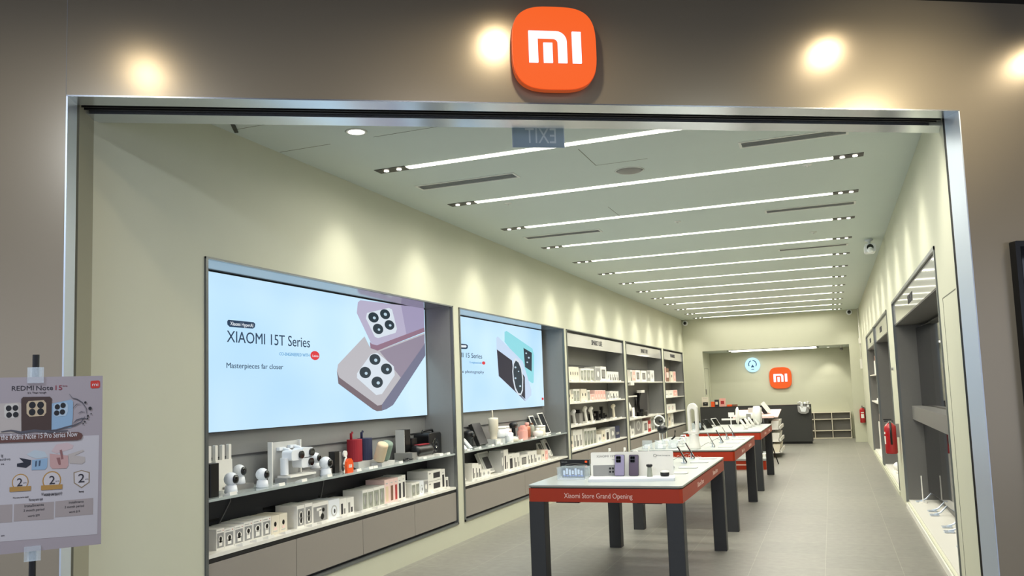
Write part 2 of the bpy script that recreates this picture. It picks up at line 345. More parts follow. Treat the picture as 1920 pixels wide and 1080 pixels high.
ART_POSTER = [('poly',1,'posterlow',[(-0.4, 1.4779), (-0.0096, 1.4746), (-0.0121, 1.1278), (-0.3927, 1.1368)]),
('text',2,'ink','REDMI',-0.2805,1.6408,-0.2153,0.0156),
('text',2,'ink','Note',-0.2074,1.6399,-0.1565,0.0157),
('text',2,'wine','15',-0.1486,1.6393,-0.1281,0.0159),
('text',2,'wine','Series',-0.1265,1.6511,-0.1119,0.0041),
('text',2,'ink',"It's Titan tough",-0.2325,1.6290,-0.1768,0.0058),
('poly',2,'mi_red',[(-0.0358, 1.669), (-0.0132, 1.6697), (-0.0088, 1.666), (-0.0086, 1.6467), (-0.0129, 1.6426), (-0.0344, 1.642), (-0.0388, 1.6457), (-0.039, 1.6655)]),
('text',3,'white','mi',-0.0334,1.6498,-0.0142,0.0120),
('poly',2,'beigeph',[(-0.3404, 1.5971), (-0.257, 1.5998), (-0.2479, 1.5937), (-0.2463, 1.496), (-0.3384, 1.4981)]),
('poly',3,'beigeisl',[(-0.2965, 1.5955), (-0.2644, 1.5972), (-0.2588, 1.5901), (-0.2591, 1.5511), (-0.265, 1.5456), (-0.2931, 1.5457), (-0.3006, 1.5529), (-0.3022, 1.5872)]),
('disc',4,'lens',(-0.2883, 1.5809),0.0084,0.0097),
('disc',4,'lens',(-0.2686, 1.5813),0.0085,0.0098),
('disc',4,'lens',(-0.2869, 1.558),0.0083,0.0097),
('disc',4,'lens',(-0.2672, 1.5583),0.0084,0.0097),
('poly',4,'brownph',[(-0.2517, 1.6111), (-0.2463, 1.6179), (-0.1653, 1.6164), (-0.1595, 1.6098), (-0.1595, 1.5001), (-0.2493, 1.4979)]),
('poly',5,'goldisl',[(-0.2296, 1.6034), (-0.184, 1.6048), (-0.1762, 1.594), (-0.1757, 1.5619), (-0.1832, 1.5506), (-0.2262, 1.5496), (-0.2349, 1.5604), (-0.2359, 1.5933)]),
('disc',6,'lens',(-0.2183, 1.5892),0.0101,0.0116),
('disc',6,'lens',(-0.1934, 1.5888),0.0102,0.0116),
('disc',6,'lens',(-0.2184, 1.5649),0.0100,0.0116),
('disc',6,'lens',(-0.1931, 1.5656),0.0101,0.0116),
('poly',3,'blueph',[(-0.1593, 1.5922), (-0.0987, 1.6042), (-0.0933, 1.5969), (-0.0937, 1.5379), (-0.0975, 1.5057), (-0.159, 1.4989)]),
('poly',4,'blueisl',[(-0.1505, 1.5901), (-0.1143, 1.5947), (-0.1089, 1.5845), (-0.1096, 1.561), (-0.1162, 1.5477), (-0.1473, 1.5462), (-0.1541, 1.5552), (-0.1545, 1.5815)]),
('disc',5,'lens',(-0.1421, 1.5799),0.0082,0.0093),
('disc',5,'lens',(-0.1245, 1.5845),0.0083,0.0094),
('disc',5,'lens',(-0.1439, 1.5589),0.0083,0.0093),
('disc',5,'lens',(-0.1263, 1.5617),0.0083,0.0093),
('poly',5,'splash',[(-0.1056, 1.6236), (-0.0966, 1.6092), (-0.0808, 1.6034), (-0.0652, 1.5919), (-0.0527, 1.5713), (-0.0499, 1.5507), (-0.049, 1.5508), (-0.051, 1.572), (-0.0633, 1.5939), (-0.0797, 1.6061), (-0.0956, 1.6108), (-0.1048, 1.6242)]),
('poly',5,'splash',[(-0.0564, 1.5427), (-0.0671, 1.5262), (-0.0879, 1.5165), (-0.1137, 1.5108), (-0.1443, 1.5022), (-0.18, 1.5009), (-0.1799, 1.4992), (-0.1438, 1.4988), (-0.1125, 1.5058), (-0.0863, 1.5116), (-0.0651, 1.5235), (-0.0551, 1.5416)]),
('poly',5,'splash',[(-0.0919, 1.5197), (-0.0812, 1.5299), (-0.066, 1.5349), (-0.045, 1.535), (-0.045, 1.5364), (-0.0665, 1.5385), (-0.0829, 1.5331), (-0.0928, 1.5207)]),
('poly',5,'splash',[(-0.3092, 1.5008), (-0.2801, 1.5026), (-0.2502, 1.4929), (-0.2102, 1.4976), (-0.1594, 1.4916), (-0.1077, 1.4949), (-0.1079, 1.4977), (-0.1594, 1.497), (-0.2104, 1.5056), (-0.2503, 1.5007), (-0.2801, 1.5078), (-0.3096, 1.5035)]),
('poly',5,'splash',[(-0.0928, 1.573), (-0.0822, 1.5866), (-0.0695, 1.5868), (-0.0695, 1.5875), (-0.0832, 1.5887), (-0.0933, 1.5735)]),
('poly',5,'splash',[(-0.0769, 1.5546), (-0.0663, 1.5592), (-0.056, 1.5584), (-0.0559, 1.5591), (-0.0668, 1.5615), (-0.0772, 1.5552)]),
('disc',6,'lens',(-0.0547, 1.5926),0.0037,0.0041),
('disc',6,'lens',(-0.0396, 1.5712),0.0054,0.0060),
('disc',6,'lens',(-0.0361, 1.552),0.0021,0.0024),
('disc',6,'lens',(-0.0462, 1.5447),0.0032,0.0036),
('disc',6,'lens',(-0.0472, 1.5358),0.0026,0.0030),
('disc',6,'lens',(-0.0555, 1.5244),0.0026,0.0030),
('disc',6,'lens',(-0.0608, 1.5175),0.0021,0.0024),
('poly',6,'brownban',[(-0.4002, 1.4846), (-0.0763, 1.4894), (-0.0646, 1.4834), (-0.0619, 1.4745), (-0.0665, 1.4635), (-0.0786, 1.4607), (-0.3998, 1.4668)]),
('text',7,'white','the Redmi Note 15 Pro Series Now',-0.3089,1.4738,-0.0788,0.0182),
('text',2,'ink','ig',-0.3078,1.4184,-0.3012,0.0091),
('text',2,'ink','active',-0.3124,1.4047,-0.2804,0.0084),
('text',2,'ink','se',-0.3073,1.3902,-0.2987,0.0068),
('poly',2,'ink2',[(-0.2547, 1.4109), (-0.2187, 1.4011), (-0.2195, 1.3857), (-0.2333, 1.3753), (-0.2607, 1.3813), (-0.2608, 1.3915), (-0.2411, 1.3946)]),
('poly',2,'paleblue2',[(-0.2331, 1.4209), (-0.2093, 1.4348), (-0.1778, 1.4259), (-0.1694, 1.4081), (-0.2012, 1.4045), (-0.2189, 1.4114)]),
('poly',3,'blueph',[(-0.2157, 1.4009), (-0.1693, 1.4046), (-0.1704, 1.3736), (-0.1769, 1.3654), (-0.2172, 1.3667)]),
('poly',4,'slate2',[(-0.2061, 1.3962), (-0.2011, 1.3976), (-0.2023, 1.3788), (-0.2068, 1.3774)]),
('poly',4,'slate2',[(-0.1956, 1.3972), (-0.19, 1.398), (-0.1918, 1.3797), (-0.1963, 1.3783)]),
('poly',2,'rosel',[(-0.1584, 1.4276), (-0.1434, 1.4499), (-0.1098, 1.4537), (-0.0904, 1.4438), (-0.0939, 1.4323), (-0.1429, 1.4179)]),
('poly',3,'rose',[(-0.1634, 1.4192), (-0.1067, 1.4086), (-0.1052, 1.3747), (-0.1113, 1.3647), (-0.155, 1.3667), (-0.1618, 1.3759)]),
('poly',4,'rosed',[(-0.1328, 1.4289), (-0.1266, 1.4308), (-0.121, 1.3991), (-0.1272, 1.3966)]),
('poly',4,'rosed',[(-0.1427, 1.4034), (-0.1314, 1.4038), (-0.129, 1.3793), (-0.1352, 1.3786)]),
('poly',3,'beigeph',[(-0.1067, 1.4127), (-0.0597, 1.4266), (-0.057, 1.4212), (-0.0858, 1.4084), (-0.0542, 1.4004), (-0.054, 1.3828), (-0.0644, 1.3765), (-0.1011, 1.3814), (-0.1039, 1.395)]),
('disc',2,'gold',(-0.2499, 1.3283),0.0248,0.0283),
('disc',3,'posterhi',(-0.2499, 1.3283),0.0218,0.0250),
('poly',4,'gold',[(-0.2811, 1.3139), (-0.2178, 1.3132), (-0.2186, 1.2974), (-0.2808, 1.2982)]),
('disc',2,'gold',(-0.1555, 1.3264),0.0286,0.0323),
('disc',3,'posterhi',(-0.1555, 1.3264),0.0250,0.0282),
('poly',4,'gold',[(-0.1877, 1.3119), (-0.1225, 1.3111), (-0.1233, 1.295), (-0.1875, 1.2958)]),
('text',5,'ink','2',-0.2595,1.3155,-0.2436,0.0261),
('text',5,'ink','2',-0.1634,1.3144,-0.1460,0.0276),
('text',5,'ink','yrs',-0.2414,1.3242,-0.2315,0.0034),
('text',5,'ink','yrs',-0.1442,1.3221,-0.1334,0.0034),
('poly',2,'goldd',[(-0.0892, 1.3491), (-0.0642, 1.3554), (-0.0382, 1.3464), (-0.0383, 1.3101), (-0.0635, 1.2923), (-0.0877, 1.3117)]),
('poly',3,'posterhi',[(-0.0861, 1.3465), (-0.0641, 1.3525), (-0.0414, 1.3437), (-0.0415, 1.3115), (-0.0635, 1.2964), (-0.0846, 1.3132)]),
('text',5,'ink','2',-0.0742,1.3130,-0.0545,0.0291),
('text',5,'ink','yrs',-0.0522,1.3217,-0.0427,0.0035),
('text',2,'ink','Warranty terms apply',-0.2711,1.2743,-0.2242,0.0056),
('text',2,'ink','Warranty terms apply',-0.1776,1.2744,-0.1359,0.0080),
('text',2,'ink','Warranty terms apply',-0.1867,1.2764,-0.1226,0.0103),
('text',2,'ink','Warranty terms apply',-0.0717,1.2778,-0.0560,0.0064),
('text',2,'ink','Warranty terms apply',-0.2240,1.2616,-0.1815,0.0090),
('poly',2,'tile',[(-0.3907, 1.2592), (-0.2717, 1.2558), (-0.2716, 1.1964), (-0.3894, 1.2009)]),
('poly',2,'tile',[(-0.2668, 1.2554), (-0.1478, 1.2534), (-0.148, 1.194), (-0.2668, 1.1982)]),
('poly',2,'tile',[(-0.1437, 1.2542), (-0.0261, 1.2552), (-0.0266, 1.198), (-0.144, 1.1993)]),
('text',3,'ink','Installments',-0.2361,1.2423,-0.1786,0.0091),
('text',3,'ink','3 month period',-0.2383,1.2273,-0.1769,0.0079),
('text',3,'ink','worth $39',-0.2256,1.2086,-0.1907,0.0068),
('text',3,'ink','Installments',-0.1019,1.2423,-0.0566,0.0081),
('text',3,'ink','3 month period',-0.1147,1.2274,-0.0549,0.0080),
('text',3,'ink','worth $19',-0.1015,1.2100,-0.0678,0.0069),
('text',3,'ink','on',-0.3029,1.1524,-0.2933,0.0056)]
# ================================================================ the shell
XL, XR, ZC, YB = -3.83, .78, 3.47, 23.65
FA = 29.27; FN = Vector((-math.sin(R(FA)), math.cos(R(FA)), 0)); FT = Vector((math.cos(R(FA)), math.sin(R(FA)), 0))
FM = Matrix.Translation(FN*4.53) @ Matrix.Rotation(R(FA), 4, 'Z')     # shopfront frame: x along it, y into the shop
def fp(s, d, z=0): return FM @ Vector((s, d, z))
S0, S1, ZH, ZT = -1.634, 3.50, 3.204, 3.91

a, b = fp(-2.3, .02), fp(4.4, .02)
m = MB(); m.prism([(a.x, a.y), (b.x, b.y), (2.4, 26.2), (-4.9, 26.2)], -.12, 0, 'floor_tile'); struct(m, 'floor')
m = MB(); m.box(-9, 11, -9, 9.6, -.2, -.125, 'mall_floor'); struct(m, 'floor_mall')
# ceiling: one slab, with the hatch joints cut as thin grooves
m = MB(); a, b = fp(-2.4, .28), fp(4.2, .28)
m.prism([(a.x, a.y), (b.x, b.y), (1.6, 24.1), (-4.6, 24.1)], ZC, ZC+.1, 'ceiling_paint')
for x0, x1, y0, y1 in ((-1.743, -1.737, 6.2, 6.73), (-1.743, -1.3, 6.727, 6.733), (-3.82, -3.37, 5.2, 5.206), (-2.05, -2.045, 8.35, 9.0), (-3.0, -2.4, 5.2, 5.205), (-3.78, -3.3, 4.62, 4.625)):
    m.box(x0, x1, y0, y1, ZC-.001, ZC, 'joint')
struct(m, 'ceiling')
m = MB(); m.box(-14, 14, -12, 14, ZT, ZT+.1, 'mall_ceiling')
struct(m, 'ceiling_mall')

CASES = [(4.39, 8.27), (8.43, 12.34), (12.47, 16.30), (16.50, 20.33), (20.55, 23.40)]
NICHES = [(6.82, 11.50), (12.60, 16.32), (16.50, 19.95)]
ZK, ZTOP = .20, 2.55
m = MB()
m.box(XL-.5, XL, 3.455, YB, ZTOP, ZC, 'wall_paint'); m.box(XL-.5, XL, 3.455, YB, 0, ZK, 'wall_paint')
prev = 3.455
for y0, y1 in CASES+[(YB, YB)]:
    m.box(XL-.5, XL, prev, y0, ZK, ZTOP, 'wall_paint'); prev = y1
m.box(XL-.5, XL-.42, 3.455, YB, ZK, ZTOP, 'wall_paint')
struct(m, 'wall_left')
m = MB(); ZK2 = .075
m.prism([(XR, 5.825), (XR, 6.7), (XR+.6, 6.7), (XR+.6, 6.17)], 0, ZC, 'wall_paint')
m.box(XR, XR+.6, 6.7, YB, ZTOP, ZC, 'wall_paint'); m.box(XR, XR+.6, 6.7, YB, 0, ZK2, 'wall_paint')
prev = 6.7
for y0, y1 in NICHES+[(YB, YB)]:
    m.box(XR, XR+.6, prev, y0, ZK2, ZTOP, 'wall_paint'); prev = y1
m.box(XR+.45, XR+.6, 6.7, YB, ZK2, ZTOP, 'wall_paint')
struct(m, 'wall_right')
# flush service door in the right wall beside the shopfront
m = MB()
m.box(XR-.002, XR, 6.60, 6.606, .0, 2.14, 'joint'); m.box(XR-.002, XR, 5.95, 6.606, 2.134, 2.14, 'joint')
struct(m, 'door_1')
m = MB(); m.box(XR-.012, XR, 12.6, 19.95, 0, .06, 'wall_paint'); m.box(XR-.012, XR, 6.0, 11.5, 0, .06, 'ledge_white'); struct(m, 'baseboard_right')
# back wall with the counter recess
RX0, RX1, RZ = -3.31, .50, 2.56
m = MB()
m.box(XL-.5, RX0, YB, YB+.12, 0, ZC, 'wall_paint'); m.box(RX1, XR+.6, YB, YB+.12, 0, ZC, 'wall_paint'); m.box(RX0, RX1, YB, YB+.12, RZ, ZC, 'wall_paint')
m.box(RX0-.4, RX0-.06, YB+.12, 25.6, 0, RZ, 'wall_paint'); m.box(RX1+.04, RX1+.4, YB+.12, 25.6, 0, RZ, 'wall_paint')
m.box(RX0-.4, RX1+.4, 25.5, 25.6, 0, RZ+.1, 'wall_paint')
m.box(RX0-.4, RX1+.4, YB+.12, 25.6, RZ, RZ+.1, 'ceiling_paint')
struct(m, 'wall_back')
m = MB()   # flush door in the recess side wall
for q in ((24.3, 24.31, 0, 2.1), (25.1, 25.11, 0, 2.1), (24.3, 25.11, 2.09, 2.1)): m.box(RX0-.06, RX0-.056, q[0], q[1], q[2], q[3], 'joint')
m.box(RX0-.06, RX0-.04, 24.36, 24.40, 1.35, 1.5, 'grey_mid'); m.box(RX0-.06, RX0-.04, 24.36, 24.40, .95, 1.1, 'grey_mid')
struct(m, 'door_2')

# ================================================================ the shopfront
m = MB(FM)
m.box(-6.5, S0-.008, 0, .10, -.12, ZT, 'cladding'); m.box(S1+.008, 8.5, 0, .10, -.12, ZT, 'cladding'); m.box(S0-.008, S1+.008, 0, .10, ZH+.008, ZT, 'cladding')
m.box(S0-.012, S0-.008, -.0008, .0, ZH+.008, ZT, 'grey_mid')
struct(m, 'wall_front')
m = MB(FM)   # brushed steel reveal
m.box(S0-.008, S0, -.004, .13, 0, ZH, 'steel_soft'); m.box(S1, S1+.008, -.004, .13, 0, ZH, 'steel_soft'); m.box(S0-.008, S1+.008, -.004, .13, ZH, ZH+.008, 'steel')
struct(m, 'trim_1')
m = MB(FM)   # roller shutter track: dark slot overhead and in both jambs
m.box(S0-.08, S1+.1, .13, .27, ZH+.05, ZH+.09, 'track_dark')
for d in (.15, .19, .23): m.box(S0-.02, S1+.02, d, d+.006, ZH+.01, ZH+.05, 'track_dark')
m.box(S0-.08, S0-.012, .131, .165, 0, ZH+.05, 'black'); m.box(S1+.008, S1+.12, .131, .16, 0, ZH+.05, 'black')
struct(m, 'trim_2')
m = MB(FM)   # inner steel soffit
m.box(S0+.0, S1+.2, .27, .42, ZH, ZC+.02, 'steel')
struct(m, 'trim_3')
m = MB(FM)
m.box(S0-.5, S0, .165, .392, 0, ZC, 'jamb_beige')
struct(m, 'trim_4')

# ---------------------------------------------------------------- lit emblem
def squircle(rx, rz, n=3.3, k=64):
    out = []
    for i in range(k):
        t = 2*math.pi*i/k; c, s_ = math.cos(t), math.sin(t)
        out.append((rx*math.copysign(abs(c)**(2/n), c), rz*math.copysign(abs(s_)**(2/n), s_)))
    return out
def emblem_glyph(mb, w_, h, y0, y1, m, cx=0, cz=0):
    u = w_/555.0; v = h/335.0
    def P(x, z): return (cx+(x-277.5)*u, cz+(167.5-z)*v)
    arc = lambda x, z, r, a0, a1: [(x+r*math.cos(R(a0+(a1-a0)*i/8)), z-r*math.sin(R(a0+(a1-a0)*i/8))) for i in range(9)]
    outer = [(0, 335), (0, 0)]+arc(290, 112, 112, 90, 0)+[(402, 335), (308, 335)]+arc(262, 122, 46, 0, 90)+[(94, 76), (94, 335)]
    mb.prism([P(*p) for p in outer], y0, y1, m, 'y')
    for x0, x1, z0 in ((154, 248, 125), (461, 555, 0)): mb.prism([P(x0, 335), P(x0, z0), P(x1, z0), P(x1, 335)], y0, y1, m, 'y')
def emblem(name, label, M, r, dep, gw, gh):
    t = thing(name, label, 'sign'); t.matrix_world = M
    m = MB(); m.prism(squircle(r, r*1.0), -dep+.012, -.03, 'mi_edge', 'y'); m.prism(squircle(r*.7, r*.7), -.03, 0, 'black', 'y'); m.build('sign_body', t)
    m = MB(); m.prism(squircle(r*.985, r*.985), -dep, -dep+.012, 'mi_orange', 'y'); m.build('sign_face', t)
    m = MB(); emblem_glyph(m, gw, gh, -dep-.012, -dep, 'mi_white'); m.build('lettering', t)
    return t
emblem('logo_sign', 'large glowing orange rounded square sign with white letters above the shop entrance', FM @ Matrix.Translation((.965, 0, 3.505)), .243, .085, .30, .182)
emblem('logo_sign', 'small glowing orange rounded square sign on the far back wall', at(-1.37, 25.5, 1.755), .31, .07, .38, .23)
t = thing('round_sign', 'round pale blue lit sign left of the orange sign on the back wall', 'sign', (-2.13, 25.5, 2.165))
m = MB(); m.cyl((0, -.05, 0), .215, .05, 'sign_blue', 'y', 40); m.build('sign_face', t)
m = MB(); m.tube([(.11*math.cos(R(a)), -.053, .02+.11*math.sin(R(a))) for a in range(-35, 90, 12)], .014, 'sign_ink', 6)
m.tube([(.11*math.cos(R(a)), -.053, .02+.11*math.sin(R(a))) for a in range(112, 217, 12)], .014, 'sign_ink', 6)
m.prism([(-.05, -.07), (0, .01), (.05, -.07)], -.056, -.05, 'sign_ink', 'y'); m.box(-.04, .04, -.054, -.05, -.135, -.12, 'sign_ink'); m.build('emblem', t)

# exit sign hanging behind the header, seen from its back
t = thing('exit_sign', 'grey hanging exit sign seen mirrored from behind at the entrance head', 'sign'); t.matrix_world = FM @ Matrix.Translation((0, .6, 0))
m = MB(); m.box(.815, 1.147, -.004, .004, 3.135, 3.34, 'exit_panel'); m.build('sign_panel', t)
m = MB(); m.box(.811, .816, -.006, .006, 3.133, 3.34, 'steel_soft'); m.box(1.146, 1.151, -.006, .006, 3.133, 3.34, 'steel_soft'); m.box(.811, 1.151, -.02, .02, 3.34, ZC, 'vent_white'); m.build('bracket', t)
m = MB(); m.text('EXIT', .895, 3.163, .20, .098, 'exit_letter', -.004, .001, mirror=True); m.build('lettering', t)

# black display at the right edge
t = thing('display_screen', 'tall black display screen on the brown wall at the far right', 'screen'); t.matrix_world = FM
m = MB(); m.rbox(3.765, 4.75, -.05, 0, .35, 2.385, 'black', .01, 'y'); m.build('casing', t)
m = MB(); m.box(3.80, 4.72, -.052, -.05, .40, 2.35, 'screen_glass'); m.build('screen', t)

# ---------------------------------------------------------------- mall downlights over the shopfront (off frame, but they light it and mirror in it)
MALL = [(-2.96, 1.99), (-1.225, 3.69), (.80, 4.83), (2.25, 5.57)]
def area_name(): return None
for i, (x, y) in enumerate(MALL):
    t = thing('recessed_downlight', 'round warm downlight in the dark mall ceiling, %s from the left' % ORD[i], 'ceiling light', (x, y, ZT), 0, 'mall ceiling downlights')
    m = MB(); m.lathe([(.07, 0), (.085, -.004), (.085, 0)], 'vent_white'); m.build('trim_ring', t)
    m = MB(); m.cyl((0, 0, -.003), .055, .003, 'mall_glow'); m.build('lens', t)
    l = bpy.data.lights.new('spot', 'SPOT'); l.energy = MALL_W*(.7, .6, .75, .9)[i]; l.color = (1, .86, .64); l.spot_size = R(168); l.spot_blend = .6; l.shadow_soft_size = .05
    o = bpy.data.objects.new('spot', l); col.objects.link(o); o.parent = t; o.location = (0, 0, -.02)

t = thing('wall_washer', 'adjustable warm spotlight in the mall ceiling aimed above the right of the entrance', 'ceiling light', tuple(fp(4.15, -2.2, ZT)), FA)
m = MB(); m.cyl((0, 0, -.10), .045, .09, 'black'); m.build('housing', t)
l = bpy.data.lights.new('spot', 'SPOT'); l.energy = 120; l.color = (1, .88, .62); l.spot_size = R(44); l.spot_blend = 1.0; l.shadow_soft_size = .04
o = bpy.data.objects.new('spot', l); col.objects.link(o); o.parent = t; o.location = (0, .02, -.12)
o.rotation_euler = Vector((-1.0, 2.2, -.50)).to_track_quat('-Z', 'Y').to_euler()
for i, (s_, e_, c_) in enumerate(((-2.2, 140, (.72, .83, 1)), (.4, 50, (.97, .96, 1)), (3.2, 60, (.82, .94, 1)))):  # unseen fill panels, added to brighten and tint the shopfront and entrance
    p = fp(s_, -3.5); t = thing('mall_fill_panel', 'added square fill light in the mall ceiling out of view, %s' % ['left', 'middle', 'right'][i], 'ceiling light', (p.x, p.y, ZT), FA, 'added mall fill lights')
    m = MB(); m.box(-.32, .32, -.32, .32, -.012, 0, 'vent_white'); m.build('frame', t)
    l = bpy.data.lights.new('panel', 'AREA'); l.energy = e_; l.color = c_; l.size = .6
    o = bpy.data.objects.new('panel', l); col.objects.link(o); o.parent = t; o.location = (0, 0, -.02)

# ---------------------------------------------------------------- linear ceiling lights
def lamp_mesh(tilt): 
    m = MB(); m.cyl((0, 0, -.012), .028, .012, 'lamp_glow', seg=16); return m
def strip_lamp(t, x, lx, ly, z, e):
    l = bpy.data.lights.new('linear_lamp', 'AREA'); l.shape = 'RECTANGLE'; l.size = lx; l.size_y = ly; l.energy = e; l.color = (1, .965, .86); l.spread = R(168)
    o = bpy.data.objects.new('linear_lamp', l); col.objects.link(o); o.parent = t; o.location = (x, 0, z)
def ceiling_strip(x0, xa, xb, x1, y, z, label):
    t = thing('linear_light', label, 'ceiling light', (0, y, z), 0, 'linear ceiling lights')
    for p, q in ((x0, xa), (xb, x1)):
        m = MB(); m.box(p, q, -.06, .06, -.004, 0, 'black')
        h = m.build('housing', t)
        for f in (.3, .72):
            cx = p+(q-p)*f
            m = MB(); m.cyl((cx, 0, -.010), .020, .006, 'lamp_glow', seg=16); m.build('spot_lens', h)
            l = bpy.data.lights.new('spot', 'SPOT'); l.energy = SPOT_W; l.color = (1, .95, .84); l.spot_size = R(84); l.spot_blend = 1.0; l.shadow_soft_size = .02
            o = bpy.data.objects.new('spot', l); col.objects.link(o); o.parent = h; o.location = (cx, 0, -.02)
            o.rotation_euler = (0, R(14 if p < -1 else -14), 0)
    m = MB(); m.box(xa, xb, -.035, .035, -.006, 0, 'strip_glow'); m.build('diffuser', t)
    strip_lamp(t, (xa+xb)/2, xb-xa, .066, -.008, STRIP_W)
    return t
NS = 13
s0 = ceiling_strip(-3.45, -3.165, .14, .38, 6.035, ZC, 'nearest long linear ceiling light, partly behind the hanging exit sign')
for i in range(1, NS):
    c = copy_tree(s0); c.location.y = 6.035+1.43*i
    c['label'] = 'long white linear ceiling light, %s counting back from the entrance' % ORD[i]
for ch in c.children:     # the strip nearest the back wall is dimmed
    if ch.type == 'LIGHT': ch.data = ch.data.copy(); ch.data.energy = STRIP_W*.42
t = thing('recessed_downlight', 'small round downlight in the recess ceiling above the open shelf', 'ceiling light', (-.02, 25.0, RZ))
m = MB(); m.lathe([(.05, 0), (.05, -.004), (.065, 0)], 'vent_white', seg=20); m.build('trim_ring', t)
m = MB(); m.cyl((0, 0, -.003), .045, .003, 'lamp_glow', seg=16); m.build('lens', t)
l = bpy.data.lights.new('spot', 'SPOT'); l.energy = 30; l.color = (1, .95, .82); l.spot_size = R(80); l.spot_blend = .7; l.shadow_soft_size = .03
o = bpy.data.objects.new('spot', l); col.objects.link(o); o.parent = t; o.location = (0, 0, -.02); o.rotation_euler = (R(14), 0, 0)
t = thing('linear_light', 'front one of two linear lights over the counter recess', 'ceiling light', (0, 24.15, RZ), 0, 'recess lights')
m = MB(); m.box(-2.64, -.32, -.03, .03, -.02, 0, 'strip_glow'); m.build('diffuser', t); strip_lamp(t, -1.48, 2.32, .055, -.022, 17)
m = MB(); m.box(-2.70, -2.64, -.03, .03, -.012, 0, 'black'); m.box(-.32, -.26, -.03, .03, -.012, 0, 'black'); m.build('housing', t)
c = copy_tree(t); c.location.y = 24.8; c['label'] = 'rear one of two linear lights over the counter recess'

# air slots
for i, (x0, x1, y) in enumerate([(-3.40, -2.44, 6.69), (-.56, .25, 6.70), (-3.40, -2.44, 9.53), (-.56, .37, 9.47), (-.58, .34, 12.33)]):
    t = thing('air_vent', 'thin grey slot air vent in the ceiling, %s row, %s side' % (['nearest', 'nearest', 'second', 'second', 'third'][i], 'left' if x0 < -2 else 'right'), 'vent', ((x0+x1)/2, y, ZC), 0, 'ceiling slot vents')
    h = (x1-x0)/2
    m = MB(); m.box(-h, h, -.085, -.065, -.006, 0, 'vent_white'); m.box(-h, h, .065, .085, -.006, 0, 'vent_white'); m.box(-h, -h+.02, -.065, .065, -.006, 0, 'vent_white'); m.box(h-.02, h, -.065, .065, -.006, 0, 'vent_white'); m.build('frame', t)
    m = MB(); m.box(-h+.02, h-.02, -.065, .065, -.002, 0, 'grille')
    for k in range(4): m.box(-h+.02, h-.02, -.05+k*.03, -.044+k*.03, -.005, -.002, 'grey_mid')
    m.build('louvre', t)
t = thing('ceiling_speaker', 'round grey ceiling speaker between the first two light strips', 'speaker', (-1.52, 7.03, ZC))
m = MB(); m.lathe([(.02, -.008), (.10, -.008), (.115, 0)], 'grey_mid', seg=32); m.build('grille', t)
m = MB(); m.lathe([(.115, 0), (.118, -.006), (.128, 0)], 'vent_white', seg=32); m.build('rim', t)
t = thing('recessed_downlight', 'round lit downlight in the ceiling behind the entrance head', 'ceiling light', (-3.047, 5.04, ZC))
m = MB(); m.lathe([(.062, 0), (.062, -.006), (.08, 0)], 'vent_white', seg=28); m.build('trim_ring', t)
m = MB(); m.cyl((0, 0, -.004), .058, .004, 'lamp_glow', seg=24); m.build('lens', t)
l = bpy.data.lights.new('spot', 'SPOT'); l.energy = 12; l.color = (1, .95, .82); l.spot_size = R(100); l.spot_blend = .8; l.shadow_soft_size = .05
o = bpy.data.objects.new('spot', l); col.objects.link(o); o.parent = t; o.location = (0, 0, -.02)
for x, y, lb in ((-2.906, 7.667, 'small white ceiling sprinkler left, behind the second light strip'), (-.073, 7.6, 'small white ceiling sprinkler right, behind the second light strip'),
                 (-.087, 11.08, 'small white ceiling sprinkler right, between fourth and fifth light strips'), (-1.526, 9.486, 'tiny white ceiling sprinkler at mid ceiling behind the third strip')):
    m = MB(); m.lathe([(.04, 0), (.04, -.004), (.014, -.008), (.010, -.018), (.015, -.02), (.004, -.022)], 'vent_white', seg=16)
    single(m, 'sprinkler', lb, 'sprinkler', (x, y, ZC))
t = thing('security_camera', 'white dome security camera hanging at the right ceiling edge', 'camera', (.60, 12.1, ZC))
m = MB(); m.lathe([(.05, 0), (.05, -.02), (.018, -.03), (.018, -.08)], 'white_cool', seg=16); m.build('mount', t)
m = MB(); m.rbox(-.07, .07, -.16, .06, -.19, -.08, 'white_cool', .03, 'y'); m.ball((0, -.14, -.16), .045, 'white_cool'); m.build('housing', t)
m = MB(); m.cyl((0, -.168, -.13), .042, .012, 'black_gloss', 'y', 18); m.build('lens', t)
for x, z, lb in ((-3.74, 3.376, 'small round black security camera at the left top of the back wall'), (.56, 3.40, 'small round black security camera at the right top of the back wall')):
    t = thing('security_camera', lb, 'camera', (x, YB, z))
    m = MB(); m.cyl((0, -.05, 0), .065, .05, 'white_cool', 'y', 20, .075); m.build('mount', t)
    m = MB(); m.ball((0, -.05, 0), .045, 'black_gloss'); m.build('lens', t)
t = thing('security_camera', 'small pale security camera under the recess ceiling on the right', 'camera', (.32, 24.5, RZ))
m = MB(); m.cyl((0, 0, -.05), .03, .05, 'white', seg=14); m.build('mount', t)
m = MB(); m.ball((0, 0, -.085), .045, 'grey_mid'); m.build('lens', t)
m = MB(); m.prism([(-3.80, 4.66), (-3.775, 4.67), (-3.66, 4.48), (-3.685, 4.47)], 3.462, 3.47, 'black')
t = tag(m.build('ceiling_spot'), 'short black spot fitting high on the left beside the wall', 'ceiling light')
# conduit on the right wall near the back corner
m = MB(); m.tube([(XR-.015, 23.35, 3.46), (XR-.015, 23.35, 1.95)], .014, 'white', 8); m.box(XR-.05, XR, 23.3, 23.42, 2.55, 2.68, 'white'); m.box(XR-.05, XR, 23.28, 23.42, 1.9, 2.15, 'white')
tag(m.build('conduit_pipe'), 'thin white conduit pipe running down the right wall near the back corner', 'pipe')
